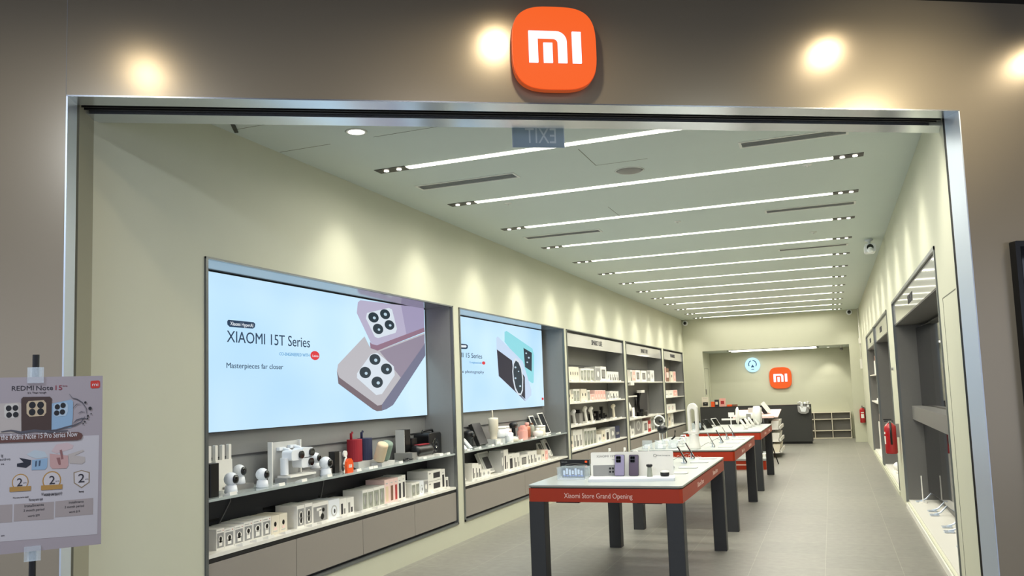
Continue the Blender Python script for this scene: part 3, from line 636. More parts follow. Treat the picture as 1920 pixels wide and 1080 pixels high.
# ================================================================ wall cases
def lcase(y0, y1, label, kind):
    """built-in display case in the left wall; local x runs along the wall, -y faces the shop"""
    t = thing('display_case', label, 'display case', (XL, (y0+y1)/2, 0), 90); h = (y1-y0)/2-.003; D = .37
    m = MB()
    m.box(-h, -h+.022, -.012, .02, ZK, ZTOP, 'frame_grey'); m.box(h-.022, h, -.012, .02, ZK, ZTOP, 'frame_grey')
    m.box(-h, h, -.012, .02, ZTOP-.014, ZTOP, 'frame_grey'); m.box(-h, h, -.012, .02, ZK, ZK+.022, 'frame_grey')
    m.build('frame', t)
    m = MB(); m.box(-h+.004, -h+.03, .02, D, ZK+.01, ZTOP-.01, 'case_panel'); m.build('side_panel', t)
    m = MB(); m.box(h-.03, h-.004, .02, D, ZK+.01, ZTOP-.01, 'case_panel'); m.build('side_panel', t)
    m = MB(); m.box(-h+.03, h-.03, .02, D, ZTOP-.013, ZTOP-.003, 'case_gloss'); m.build('top_panel', t)
    a, b = -h+.03, h-.03
    if kind == 'screen':
        m = MB(); m.box(a, b, D-.02, D, .94, ZTOP-.013, 'case_panel'); m.box(a, b, D-.03, D-.02, 1.18, 1.19, 'case_dark'); m.build('back_panel', t)
        m = MB(); m.box(a, b, D-.03, D, .6, .94, 'case_dark')
        for k in range(5): m.box(a+.25+k*.75, a+.5+k*.75, D-.034, D-.03, .74, .76, 'black')
        m.build('back_panel', t)
        m = MB(); m.box(a, b, -.002, D-.03, .935, .953, 'shelf_glass'); m.build('shelf', t)
        n = 4 if y0 < 5 else 2; ztop = .585
        m = MB(); m.box(a, b, .0, D, ztop-.012, ztop+.012, 'ledge_white'); m.box(a, b, .006, D, ztop-.04, ztop-.012, 'gap_black'); m.build('ledge', t)
    else:
        m = MB(); m.box(a, b, D-.02, D, .5, ZTOP-.035, 'case_grey'); m.box(a, b, D-.025, D-.02, 2.02, 2.03, 'case_dark'); m.build('back_panel', t)
        hp = MB(); hp.box(a, b, .015, .035, 2.29, ZTOP-.05, 'header_gloss'); hd = hp.build('header_panel', t)
        lm = MB(); lm.text({'c': 'SMART LIFE', 'd': 'SMART LIFE', 'e': 'WEARABLES'}[kind], -.38, 2.365, .72 if kind != 'e' else .66, .085, 'case_dark', .015, .004); lm.build('lettering', hd)
        for z in {'c': (1.735, 1.395, 1.03), 'd': (1.735, .97), 'e': (1.735, 1.35, .965)}[kind]:
            m = MB(); m.box(a, b, .0, D-.02, z-.022, z, 'ledge_white'); m.build('shelf', t)
        ztop = {'c': .65, 'd': .61, 'e': .605}[kind]-.012; n = {'c': 4, 'd': 4, 'e': 3}[kind]
        m = MB(); m.box(a, b, .0, D, ztop-.012, ztop+.012, 'ledge_white'); m.box(a, b, .006, D, ztop-.035, ztop-.012, 'gap_black'); m.build('ledge', t)
    step = (b-a)/n
    for k in range(n):
        m = MB(); m.box(a+k*step+.003, a+(k+1)*step-.003, .002, .03, ZK+.045, ztop-.045, 'drawer_grey'); m.build('drawer_front', t)
    m = MB(); m.box(a, b, .03, D, ZK+.02, ztop-.036, 'case_dark'); m.build('carcass', t)
    return t
lcase(*CASES[0], 'nearest grey wall case with large phone screen over shelves', 'screen')
lcase(*CASES[1], 'second grey wall case, its screen showing two camera-like phones', 'screen')
lcase(*CASES[2], 'nearest tall open grey bookcase on the left wall', 'c')
lcase(*CASES[3], 'middle tall open grey bookcase on the left wall', 'd')
lcase(*CASES[4], 'farthest narrow grey bookcase on the left wall', 'e')

def lit_screen(y0, y1, z0, z1, label, art):
    t = thing('display_screen', label, 'screen', (XL-.34, (y0+y1)/2, z0), 90); h = (y1-y0)/2
    m = MB(); m.box(-h, h, -.028, 0, 0, z1-z0, 'black'); m.build('casing', t)
    m = MB(); m.box(-h+.006, h-.006, -.03, -.028, .006, z1-z0-.006, 'lit_panel'); m.build('screen', t)
    yc = (y0+y1)/2; ph = None
    for s in art:
        L = -.03-.0012*s[1]
        if s[0] == 'text':
            tx = MB(); tx.text(s[3], s[4]-yc, s[5]-z0, s[6]-s[4], s[7], 'lit_'+s[2], L+.001, .001); tx.build('lettering', t); continue
        if ph is None or s[2] in ('lilac', 'taupe', 'ink', 'cyan', 'paleblue', 'red'):
            if ph: ph.build('picture', t)
            ph = MB()
        if s[0] == 'poly': ph.prism([(p[0]-yc, p[1]-z0) for p in s[3]], L, L+.001, 'lit_'+s[2], 'y')
        else: ph.prism([(s[3][0]-yc+s[4]*math.cos(i*math.pi/14), s[3][1]-z0+s[5]*math.sin(i*math.pi/14)) for i in range(28)], L, L+.001, 'lit_'+s[2], 'y')
    ph.build('picture', t)
lit_screen(4.45, 8.22, 1.365, 2.532, 'big pale blue screen showing two purple phones', ART_A)
lit_screen(8.50, 12.2, 1.36, 2.532, 'pale blue screen showing two camera-like phones behind the first one', ART_B)

# right wall niches
def rniche(y0, y1, label, word):
    t = thing('display_niche', label, 'display case', (XR, (y0+y1)/2, 0), -90); h = (y1-y0)/2-.003; D = .37; z0 = ZK2
    m = MB()
    m.box(-h, -h+.03, -.01, .02, z0, ZTOP, 'frame_grey'); m.box(h-.03, h, -.01, .02, z0, ZTOP, 'frame_grey'); m.box(-h, h, -.01, .02, ZTOP-.03, ZTOP, 'frame_grey')
    m.build('frame', t)
    for s in (-1, 1):
        m = MB(); m.box(min(s*h, s*(h-.03)), max(s*h, s*(h-.03)), .02, D, z0, ZTOP-.01, 'case_grey'); m.build('side_panel', t)
    m = MB(); m.box(-h+.03, h-.03, D-.02, D, z0+.02, ZTOP-.03, 'case_grey'); m.build('back_panel', t)
    m = MB(); m.box(-h+.03, h-.03, .02, D, z0, z0+.025, 'ledge_white'); m.build('ledge', t)
    m = MB(); m.box(-h+.03, h-.03, .015, D-.02, 2.25, 2.27, 'case_grey'); m.build('top_panel', t)
    m = MB(); m.box(-h+.03, h-.03, .01, .03, 2.26, ZTOP-.035, 'header_gloss'); hd = m.build('header_panel', t)
    m = MB(); m.text(word, -.25, 2.34, .5, .085, 'case_dark', .01, .004); m.build('lettering', hd)
    return t
n1 = rniche(*NICHES[0], 'nearest recessed grey display bay with televisions on the right wall', 'SMART TV')
m = MB(); m.box(-2.3, 2.3, .13, .35, 1.085, 1.25, 'case_grey'); m.build('shelf', n1)
n2 = rniche(*NICHES[1], 'middle recessed grey display bay on the right wall', 'SMART')
n3 = rniche(*NICHES[2], 'farthest recessed grey shelf bay on the right wall', 'SMART')
for z in (1.70, 1.15):
    m = MB(); m.box(-1.66, 1.66, .02, .35, z-.022, z, 'ledge_white'); m.build('shelf', n3)

def television(x, y, a, z, wd, ht, label, stand):
    t = thing('television', label, 'television', (x, y, z), a, 'televisions in the right wall bay')
    m = MB(); m.rbox(-wd/2, wd/2, 0, .03, 0, ht, 'black', .01, 'y'); m.build('casing', t)
    m = MB(); m.box(-wd/2+.008, wd/2-.008, -.003, 0, .014, ht-.008, 'screen_glass'); m.build('screen', t)
    if stand:
        for x in (-wd*.38, wd*.38):
            m = MB(); m.tube([(x, .02, .02), (x, -.06, -.065), (x, -.13, -.088)], .009, 'steel_soft', 8); m.rbox(x-.04, x+.04, -.17, -.08, -.096, -.086, 'steel_soft', .008, 'z'); m.build('leg', t)
for i, (y, x, a) in enumerate(((10.87, 1.055, -86.3), (9.77, 1.085, -88.0), (8.68, 1.09, -89.2), (7.58, 1.09, -89.2))):
    nm = ['farthest', 'second farthest', 'second nearest', 'nearest'][i]
    television(x, y, a, 1.25, 1.05, .96, 'upper glossy black television, %s back in the right wall bay' % nm, False)
    television(x, y, a, .20, 1.05, .86, 'lower glossy black television on small feet, %s in the right bay' % nm, True)
m = MB(); m.rbox(-.05, .05, -.04, .04, 0, .012, 'white', .01); m.box(-.006, .006, -.006, .006, .012, .32, 'white')
single(m, 'sign_stand', 'thin white upright stand on the floor ledge of the television bay', 'stand', (.93, 11.18, ZK2+.025), -90)

# fire extinguishers
def extinguisher(name_loc, rz, label, r, h):
    t = thing('fire_extinguisher', label, 'fire extinguisher', name_loc, rz, 'fire extinguishers')
    m = MB(); m.lathe([(r*.2, 0), (r*.9, .004), (r, .02), (r, h*.76), (r*.92, h*.83), (r*.6, h*.9), (r*.35, h*.93)], 'ext_red', seg=24); m.build('cylinder', t)
    m = MB(); m.cyl((0, 0, h*.92), r*.3, h*.06, 'grey_light', seg=12); m.box(-.012, .012, -r*.9, r*.5, h*.97, h*1.0, 'black'); m.box(-.012, .012, -r*1.0, r*.3, h*1.02, h*1.05, 'black'); m.build('valve_handle', t)
    m = MB(); m.tube([(r*.2, 0, h*.95), (r*1.1, 0, h*.9), (r*1.22, 0, h*.6), (r*1.18, 0, h*.3)], .012, 'black', 8); m.build('hose', t)
    m = MB()
    n = 8; pts = [(-r*1.004*math.sin(R(a)), -r*1.004*math.cos(R(a))) for a in [-32+64*i/n for i in range(n+1)]]
    for z0, z1 in ((h*.30, h*.54), (h*.60, h*.66)):
        m.add([(x, y, z0) for x, y in pts]+[(x, y, z1) for x, y in pts], [(i, i+1, n+2+i, n+1+i) for i in range(n)], 'white')
    m.build('paper_label', t)
    m = MB(); m.box(-.03, .03, r*.9, r+.03, h*.5, h*.9, 'grey_mid'); m.build('bracket', t)
extinguisher((XR-.105, 11.95, .62), -90, 'red fire extinguisher on the white column beside the television bay', .075, .43)
extinguisher((.70, YB-.10, .50), 0, 'distant red fire extinguisher on the back wall pillar', .068, .42)
m = MB(); m.cyl((0, -.03, 0), .02, .03, 'grey_mid', 'y', 12); m.box(-.03, .03, -.012, 0, -.02, .02, 'grey_light')
single(m, 'door_stop', 'small grey metal fitting on the white column above the extinguisher', 'fitting', (XR, 12.05, 1.72), -90)

# ================================================================ boxed goods
def pbox(w_, d, h, st, k=0):
    """carton standing with its printed face to local -y"""
    m = MB(); w2 = w_/2-.0015; F = -.0012
    base = {'cam': 'white', 'cam2': 'white', 'cream': 'cream', 'twin': 'white', 'gun': 'white', 'ring': 'white_cool', 'bars': 'white', 'clear': 'white', 'beige': 'pink_pale',
            'brown': 'pink_pale', 'red': 'pink_pale', 'dark': 'white', 'grey': 'grey_light', 'speaker': 'white', 'icon': 'white', 'screen': 'white', 'pink': 'pink_pale', 'navy': 'navy',
            'ringbig': 'grey_light', 'plain': 'white', 'icons3': 'white'}[st]
    if st == 'brown' and h > .3: base = 'brown'
    if st == 'red' and h > .23: base = 'red_box'
    m.box(-w2, w2, 0, d, 0, h, base)
    def q(x0, x1, z0, z1, mt, l=1): m.box(w2*x0, w2*x1, F*l, F*(l-1), h*z0, h*z1, mt)
    def e(cx, cz, rx, rz_, mt, l=1):
        m.prism([(w2*cx+rx*w2*math.cos(i*math.pi/8), h*cz+rz_*h*math.sin(i*math.pi/8)) for i in range(16)], F*l, F*(l-1), mt, 'y')
    if st in ('cam', 'cam2'):
        q(-.82, .82, .1, .8, 'grey_card'); q(-.8, .2, .88, .91, 'grey_card'); q(.6, .75, .88, .92, 'red_box')
        e(0, .5 if st == 'cam' else .55, .52, .17, 'white', 2); q(-.38, .38, .18, .42, 'white', 2); e(0, .52 if st == 'cam' else .56, .30, .115, 'black', 3)
    elif st == 'cream':
        q(-.5, .5, .15, .2, 'grey_light'); e(0, .55, .3, .13, 'black'); q(-.35, .35, .25, .38, 'pink_pale')
    elif st == 'twin':
        q(-.82, .82, .1, .85, 'grey_card'); e(0, .56, .45, .18, 'white', 2); e(0, .3, .45, .16, 'white', 2); e(0, .56, .27, .13, 'black', 3); e(0, .32, .27, .12, 'black', 3)
    elif st == 'gun':
        q(-.88, .88, .06, .82, 'grey_card'); q(-.5, .1, .6, .74, 'white', 2); q(-.2, .15, .3, .64, 'white', 2); e(.35, .6, .16, .1, 'black', 2); e(.2, .28, .2, .16, 'black', 3)
    elif st == 'ring':
        e(0, .42, .55, .3, 'grey_light'); e(0, .42, .38, .22, 'white_cool', 2); e(.05, .4, .14, .12, 'dark_card', 3)
    elif st == 'bars':
        q(-.6, -.1, .12, .72, 'grey_mid' if k % 2 else 'dark_card'); q(.15, .6, .12, .42, 'dark_card' if k % 3 else 'grey_mid')
    elif st == 'clear':
        q(-.84, .84, .06, .86, 'olive_glass'); e(0, .5, .4, .25, 'grey_light', 2); q(-.15, .15, .15, .75, 'grey_mid', 3)
    elif st in ('beige', 'brown', 'red', 'dark') and base != 'brown' and base != 'red_box':
        mt = {'beige': 'beige_fabric', 'brown': 'brown', 'red': 'red_box', 'dark': 'dark_card'}[st]
        q(-.5, .5, .1, .72, mt); q(-.5, .3, .82, .86, 'grey_light')
    elif st == 'brown': q(-.8, .8, .3, .7, 'pink_pale')
    elif st == 'red': q(-.8, .8, .3, .7, 'pink_pale')
    elif st == 'grey': q(-.85, .85, .08, .9, 'grey_card'); e(0, .5, .4, .2, 'white', 2)
    elif st == 'speaker':
        q(-1, 1, .49, .505, 'grey_mid'); q(-.2, .8, .12, .38, 'dark_card'); q(-.2, .8, .62, .88, 'dark_card'); q(-.85, -.6, .85, .9, 'grey_mid'); q(-.85, -.6, .35, .4, 'grey_mid')
    elif st == 'icon': e(0, .5, .5, .26, 'grey_light'); e(0, .5, .2, .1, 'grey_mid', 2)
    elif st == 'screen': q(-.6, .6, .2, .8, 'dark_card'); q(-.5, .5, .26, .74, 'grey_mid', 2)
    elif st == 'pink': q(-.8, .8, .1, .9, 'pink'); q(-.4, .4, .3, .6, 'pink_pale', 2)
    elif st == 'navy': q(-.7, .7, .3, .5, 'grey_mid')
    elif st == 'ringbig': q(-.9, .9, .06, .94, 'grey_mid'); e(0, .5, .5, .3, 'grey_light', 2); e(0, .5, .34, .2, 'grey_mid', 3)
    elif st == 'plain': q(-.6, .6, .3, .5, 'grey_light')
    elif st == 'icons3':
        for x in (-.6, 0, .55): e(x, .5, .12, .3, 'grey_light'); e(x, .5, .07, .16, 'pink_pale', 2)
    return m
LOOK = dict(cam='white and grey camera', cam2='white camera', cream='plain cream', twin='white double-camera', gun='wide grey camera', ring='white earbud', bars='white accessory', clear='pale windowed',
            beige='pink and beige', brown='pink and brown', red='red-fronted', dark='white and black', grey='pale grey', speaker='large white speaker', icon='small white', screen='white picture-front',
            pink='pale pink', navy='dark navy', ringbig='large grey', plain='low white', icons3='long white')
def goods(rows, z, place, X=-3.90, depth=.2):
    for k, (a, b_, h, st) in enumerate(rows):
        lb = '%s box, %s box from left %s' % (LOOK[st], ORD[k], place)
        d = depth if st not in ('speaker',) else .24
        single(pbox(b_-a, d, h, st, k), 'product_box', lb, 'box', (X, (a+b_)/2, z), 90, 'boxes '+place)
PA, PB = 'on ledge below purple-phone screen', 'on ledge below camera-phone screen'
goods(LEDGE_A, .597, PA); goods(LEDGE_B, .597, PB, depth=.16)
B1, B2, B3 = 'nearest bookcase', 'middle bookcase', 'farthest bookcase'
goods(SHELF_C1, 1.735, 'on top shelf, '+B1); goods(SHELF_C2, 1.395, 'on second shelf, '+B1); goods(SHELF_C4, .65, 'on bottom, '+B1)
goods(SHELF_D1, 1.735, 'on top shelf, '+B2); goods(SHELF_D4, .61, 'on bottom, '+B2)
goods(SHELF_E1, 1.735, 'on top shelf, '+B3); goods(SHELF_E2, 1.35, 'on second shelf, '+B3); goods(SHELF_E3, .965, 'on third shelf, '+B3); goods(SHELF_E4, .605, 'on bottom, '+B3)

# price tags: little slanted cards along the shelf fronts
def tags(ys, z, X, place, w_=.07):
    m = MB(); m.prism([(-.03, 0), (.03, 0), (.03, .006), (-.026, .022)], -w_/2, w_/2, 'white', 'x'); first = None
    for k, y in enumerate(ys):
        lb = 'little white price tag, %s from left %s' % (ORD[k], place)
        if first is None: first = single(m, 'price_tag', lb, 'price tag', (X, y, z), 90, 'price tags '+place)
        else:
            c = first.copy(); col.objects.link(c); c.location.y = y; c['label'] = lb
tags([4.80, 4.95, 5.08, 5.28, 5.62, 5.75, 6.05, 6.35, 6.62, 6.80, 7.05, 7.30, 7.62, 7.85, 8.06], .597, -3.862, PA)
tags([8.72, 8.86, 8.98, 9.12, 9.26, 9.5, 9.8, 10.1, 10.4, 10.75, 11.05, 11.4, 11.8], .597, -3.862, PB)
GA, GB = 'on glass shelf, first case', 'on glass shelf, second case'
tags([4.68, 5.22, 5.50, 5.85, 6.30, 6.50, 6.58, 7.05, 7.55, 7.92, 8.1], .953, -3.868, GA)
tags([8.62, 8.95, 9.35, 9.62, 10.0, 10.35, 10.9, 11.4, 12.0], .953, -3.868, GB)
tags([12.75, 13.3, 13.9, 14.5, 14.95, 15.6, 16.0], 1.735, -3.868, 'on top shelf, '+B1, .1)
tags([12.85, 13.5, 13.8, 14.2, 15.1, 15.9], 1.395, -3.868, 'on second shelf, '+B1, .1)
tags([13.1, 13.9, 14.7, 15.3, 15.9], 1.03, -3.868, 'on third shelf, '+B1, .13)
tags([16.75, 17.3, 18.1, 18.8, 19.5], .97, -3.868, 'on third shelf, '+B2, .13)
# ================================================================ devices on the two glass shelves (z .953 / .953)
ZS = .953
def Lw(X, y, z=ZS): return (X, y, z)
t = thing('wifi_router', 'white router with four upright antennas at the left end of first glass shelf', 'router', Lw(-4.05, 4.82), 90)
m = MB(); m.prism([(-.09, 0), (.09, 0), (.08, .225), (-.09, .225)], -.02, .02, 'white', 'y'); m.rbox(-.09, .09, -.05, .05, 0, .02, 'white', .015); m.build('body', t)
for x in (-.150, -.085, -.015, .055):
    m = MB(); m.rbox(x, x+.026, -.012, .012, .17, .33, 'white', .006, 'y'); m.build('antenna', t)
t = thing('speaker_box', 'tall black box at the very left end of first glass shelf', 'speaker', Lw(-3.93, 4.553), 90)
m = MB(); m.rbox(-.045, .045, -.045, .045, 0, .222, 'black', .012); m.build('body', t)
def cam_ball(y, X, z, r, label, sc_=1.0):
    t = thing('indoor_camera', label, 'camera', (X, y, z), 92, 'white indoor cameras on the first glass shelf')
    m = MB(); m.lathe([(r*.85, 0), (r*.95, r*.15), (r*.8, r*1.1), (r*.5, r*1.2)], 'white_cool', seg=20); m.build('base', t)
    m = MB(); m.ball((0, 0, r*2.0), r, 'white_cool', 1.0, 20); m.build('head', t)
    m = MB(); m.lathe([(r*.66, -r*.80), (r*.60, -r*.95), (r*.3, -r*1.03), (.001, -r*1.05)], 'black_gloss', (0, 0, r*2.0), 20, None, 'y'); m.build('lens', t)
def riser(y, X, w_, d, h, label, mt='grey_mid', z=ZS, rz=90, cat='display stand'):
    m = MB(); m.box(-w_/2, w_/2, -d/2, d/2, 0, h, mt); single(m, 'display_riser', label, cat, (X, y, z), rz)
riser(4.95, -4.06, .30, .12, .035, 'low grey riser under the white cameras, left end of first glass shelf')
cam_ball(4.765, -3.93, ZS, .048, 'white ball-headed indoor camera, leftmost in front of the router')
cam_ball(5.0, -4.05, ZS+.035, .047, 'white ball-headed indoor camera on the grey riser, middle of the left trio')
cam_ball(5.10, -3.925, ZS, .047, 'white ball-headed indoor camera, right one of the left trio')
t = thing('display_board', 'white display board holding outdoor cameras on the first glass shelf', 'display stand', Lw(-4.06, 5.56), 90)
m = MB(); m.box(-.19, .19, .0, .02, 0, .305, 'grey_light'); m.box(-.192, -.18, -.02, .02, 0, .31, 'white'); m.box(.178, .19, -.02, .02, 0, .31, 'white'); m.build('board', t)
m = MB(); m.box(-.16, .22, -.13, -.02, 0, .035, 'grey_card'); m.box(-.14, .2, -.15, -.03, .035, .05, 'white'); m.build('foot', t)
def bullet(y, z, label, dz=0):
    t = thing('outdoor_camera', label, 'camera', (-4.06, y, z), 90)
    m = MB(); m.box(-.05, .03, -.03, -.001, .05, .075, 'white_cool'); m.tube([(0, -.02, .06), (0, -.08, .055), (.02, -.09, .03)], .012, 'white_cool'); m.build('mount', t)
    m = MB(); m.rbox(-.05, .10, -.14, -.05, -.03, .05, 'white_cool', .025, 'y'); m.build('housing', t)
    m = MB(); m.cyl((.07, -.155, .01), .03, .016, 'black_gloss', 'y', 18); m.build('lens', t)
bullet(5.50, ZS+.19, 'white hanging outdoor camera, left one on the display board')
bullet(5.64, ZS+.20, 'white outdoor camera, right one on the display board')
bullet(5.63, ZS+.125, 'white outdoor camera, lower one on the display board')
m = MB(); m.rbox(-.03, .03, -.03, .03, 0, .13, 'white_cool', .028); single(m, 'outdoor_camera', 'white drooping camera body below the left end of the display board', 'camera', (-3.98, 5.44, ZS+.055), 90)
riser(5.93, -4.04, .26, .17, .05, 'grey riser under two stacked cameras right of the display board')
cam_ball(6.0, -4.08, ZS+.05, .045, 'white ball-headed camera at the back, right of display board')
cam_ball(5.925, -3.93, ZS, .052, 'white ball-headed camera in front, right of display board')
m = MB(); m.box(-.035, .035, -.03, .03, 0, .18, 'black'); m.box(.036, .08, -.02, .0, 0, .17, 'grey_mid')
single(m, 'speaker_box', 'slim black upright box beside the stacked white cameras', 'speaker', Lw(-4.0, 6.16), 90)
t = thing('desk_lamp', 'small white tilted device with round head beside the slim black box', 'lamp', Lw(-3.98, 6.28), 90)
m = MB(); m.tube([(-.03, 0, .01), (.02, 0, .10), (.04, 0, .12)], .008, 'white'); m.box(-.05, .05, -.03, .03, 0, .012, 'white'); m.build('stand', t)
m = MB(); m.cyl((.0, -.02, .15), .028, .014, 'white', 'y'); m.build('head', t)
t = thing('promo_tag', 'orange rounded tag with white letters on the glass shelf edge', 'sign', Lw(-3.865, 6.18), 90)
m = MB(); m.prism([(-.045, 0), (.045, 0), (.052, .06), (.045, .095), (.02, .118), (-.02, .118), (-.045, .095), (-.052, .06)], -.012, .012, 'orange', 'y'); m.build('tag_body', t)
m = MB(); emblem_glyph(m, .05, .026, -.014, -.012, 'white', 0, .055); m.build('lettering', t)
m = MB(); m.tube([(0, 0, .03), (.04, .03, .07), (.12, .02, .06), (.2, 0, .02)], .008, 'black', 8); single(m, 'cable', 'black curved cable behind the orange tag on the glass shelf', 'cable', (-3.95, 6.22, ZS-.015), 90)
for y, cl, lb in ((6.62, 'red_fabric', 'tall dark red fabric speaker standing on the first glass shelf'), (6.80, 'navy', 'tall navy fabric speaker beside the red one')):
    t = thing('portable_speaker', lb, 'speaker', Lw(-4.08, y, ZS+.055), 90)
    m = MB(); m.rbox(-.075, .075, -.06, .06, 0, .20, cl, .055); m.build('body', t, .004)
    m = MB(); m.tube([(-.055, 0, .19), (-.055, 0, .255), (-.035, 0, .262)], .012, cl, 8); m.build('strap', t)
riser(6.72, -4.08, .32, .15, .054, 'clear grey riser under the red and navy speakers', 'grey_light')
def leanspk(y, X, cl, lb, a):
    t = thing('portable_speaker', lb, 'speaker', Lw(X, y, ZS), 90)
    Mx = Matrix.Translation((0, 0, .052)) @ Matrix.Rotation(R(-16), 4, 'Y') @ Matrix.Rotation(R(25), 4, 'X')
    m = MB(); m.lathe([(.03, 0), (.05, .006), (.052, .02), (.052, .16), (.048, .172), (.03, .178)], cl, seg=24, M=Mx); m.build('body', t)
    m = MB(); m.cyl((0, 0, -.004), .036, .005, 'case_dark', M=Mx); m.build('end_cap', t)
    m = MB(); m.box(-.03, .12, -.05, .06, 0, .03, 'grey_light'); m.build('foot', t)
leanspk(6.79, -3.93, 'beige_fabric', 'beige tilted cylinder speaker in front of the red one', 0)
leanspk(6.97, -3.98, 'green_fabric', 'grey-green tilted cylinder speaker beside the beige one', 0)
riser(7.60, -4.0, .42, .2, .07, 'grey riser under the black speakers on the first glass shelf')
t = thing('portable_speaker', 'tall square black speaker on the grey riser', 'speaker', Lw(-4.06, 7.51, ZS+.07), 90)
m = MB(); m.rbox(-.065, .065, -.05, .05, 0, .225, 'black', .012); m.build('body', t); m = MB(); m.box(-.072, -.066, -.05, .05, 0, .225, 'grey_light'); m.build('edge_strip', t)
t = thing('portable_speaker', 'shorter black speaker right of the tall square one', 'speaker', Lw(-4.06, 7.66, ZS+.07), 90)
m = MB(); m.rbox(-.06, .06, -.05, .05, 0, .13, 'black', .012); m.build('body', t)
t = thing('party_speaker', 'large rounded black speaker at the right end of first glass shelf', 'speaker', Lw(-4.03, 7.99), 90)
m = MB(); m.rbox(-.15, .15, -.09, .09, 0, .24, 'black', .035, 'y'); m.build('body', t, .006)
m = MB(); m.tube([(-.13, 0, .225), (-.11, 0, .262), (.11, 0, .262), (.13, 0, .225)], .012, 'black', 8); m.build('handle', t)
m = MB(); m.lathe([(.075, -.092), (.07, -.096), (.02, -.088)], 'black_gloss', (0, 0, .11), 24, None, 'y'); m.build('speaker_cone', t)
t = thing('portable_speaker', 'horizontal black speaker with dark red top in front of large one', 'speaker', Lw(-3.93, 7.66, ZS+.02), 90)
m = MB(); m.lathe([(.03, -.17), (.055, -.16), (.058, -.13), (.058, .13), (.055, .16), (.03, .17)], 'black', (0, 0, .058), 22, None, 'x'); m.build('body', t)
m = MB(); m.rbox(-.12, .12, -.03, .03, .112, .12, 'red_fabric', .01); m.build('top_strip', t)
riser(7.66, -3.93, .36, .10, .02, 'thin white tray under the horizontal black speaker', 'grey_light')
m = MB(); m.tube([(.04*math.cos(i*.8), .02*math.sin(i*.8), .012+.01*math.sin(i)) for i in range(12)], .007, 'black', 6); m.tube([(.1+.03*math.cos(i*.8), .02*math.sin(i*.8), .012) for i in range(9)], .006, 'black', 6)
single(m, 'wrist_band', 'small black bands lying on the glass shelf before the risers', 'band', Lw(-3.92, 7.30), 90)
m = MB(); m.box(-.05, .05, -.04, .04, 0, .02, 'white'); single(m, 'power_adapter', 'small white block on the first glass shelf right end', 'adapter', Lw(-3.91, 7.98), 90)
# hanging cables under the first glass shelf
for k, (y0, y1, lb) in enumerate([(4.62, 4.6, 'thin grey cable hanging at the left end below the glass shelf'), (5.05, 4.85, 'thin grey cable hanging below the three white cameras'), (6.25, 6.15, 'thin grey cable hanging below the orange tag')]):
    m = MB(); m.tube([(y0, 0, .33), (y0-.01, -.004, .26), ((y0+y1)/2, -.008, .16), (y1, -.004, .04)], .004, 'grey_mid', 6); single(m, 'cable', lb, 'cable', (-4.165, 0, .6), 90)

# second glass shelf
def tilt_slab(name, y, X, z, w_, h, th, ang, body, face, label, cat, rz=90, base=True, lean=25, bord=.012):
    t = thing(name, label, cat, (X, y, z), rz)
    Mx = Matrix.Translation((0, 0, .004+th*.3)) @ Matrix.Rotation(R(ang), 4, 'Y') @ Matrix.Rotation(R(-lean), 4, 'X')
    m = MB(); m.rbox(-w_/2, w_/2, 0, th, 0, h, body, min(.012, w_*.2), 'y', M=Mx); m.build('body', t)
    m = MB(); m.rbox(-w_/2+bord, w_/2-bord, -.0012, 0, bord, h-bord, face, .004, 'y', M=Mx); m.build('screen', t)
    if base:
        m = MB(); m.prism([(th*.6, 0), (.09, 0), (.09, .008), (th*.6+.03, .06)], -w_*.2, w_*.2, 'white', 'x'); m.build('easel', t)
    return t
tilt_slab('power_bank', 8.76, -3.93, ZS, .07, .15, .016, 0, 'white_cool', 'white_cool', 'white slanted device, first on the second glass shelf', 'gadget', lean=42)
tilt_slab('power_bank', 8.93, -3.94, ZS, .07, .145, .016, 0, 'white_cool', 'grey_light', 'white slanted device, second on the second glass shelf', 'gadget', lean=42)
t = thing('massager', 'black rounded gadget standing behind the slanted white devices', 'gadget', Lw(-4.05, 9.10), 90)
m = MB(); m.lathe([(.03, 0), (.035, .1), (.06, .12), (.065, .17), (.05, .195), (.02, .2)], 'black', seg=18); m.build('body', t); m = MB(); m.cyl((0, -.07, .15), .03, .02, 'black_gloss', 'y'); m.build('nozzle', t)
tilt_slab('power_station', 9.45, -4.0, ZS, .26, .275, .05, 0, 'black', 'dark_card', 'large black leaning slab with a white tag at its foot', 'gadget', lean=22)
riser(9.66, -3.90, .12, .02, .06, 'small white card at the foot of the black slab', 'white', cat='sign')
t = thing('tumbler', 'tall cream drinking tumbler with handle and straw on second glass shelf', 'tumbler', Lw(-3.99, 9.74, ZS+.06), 90)
m = MB(); m.lathe([(.04, 0), (.043, .01), (.05, .09), (.06, .1), (.064, .24), (.06, .262), (.02, .268)], 'cream', seg=24); m.build('body', t)
m = MB(); m.tube([(.06, 0, .22), (.115, 0, .215), (.12, 0, .13), (.06, 0, .11)], .01, 'cream', 8); m.build('handle', t)
m = MB(); m.tube([(-.01, 0, .26), (-.025, 0, .36)], .007, 'cream', 8); m.build('straw', t)
riser(9.80, -3.99, .30, .14, .06, 'clear block under the cream tumbler', 'grey_light')
for y, w_, z, h, lb in ((9.93, .16, .075, .13, 'white round canister right of the tumbler, wider one'), (10.09, .13, .075, .13, 'white canister right of the tumbler, narrower one')):
    t = thing('canister', lb, 'canister', Lw(-3.98, y, ZS+z), 90)
    m = MB(); m.lathe([(w_*.42, 0), (w_*.46, .02), (w_*.48, h*.8), (w_*.3, h*.82)], 'white_cool', seg=20); m.build('body', t); m = MB(); m.lathe([(w_*.5, h*.8), (w_*.5, h), (w_*.1, h*1.02)], 'white', seg=20); m.build('lid', t)
riser(10.01, -3.98, .30, .14, .075, 'clear block under the two white canisters', 'acrylic')
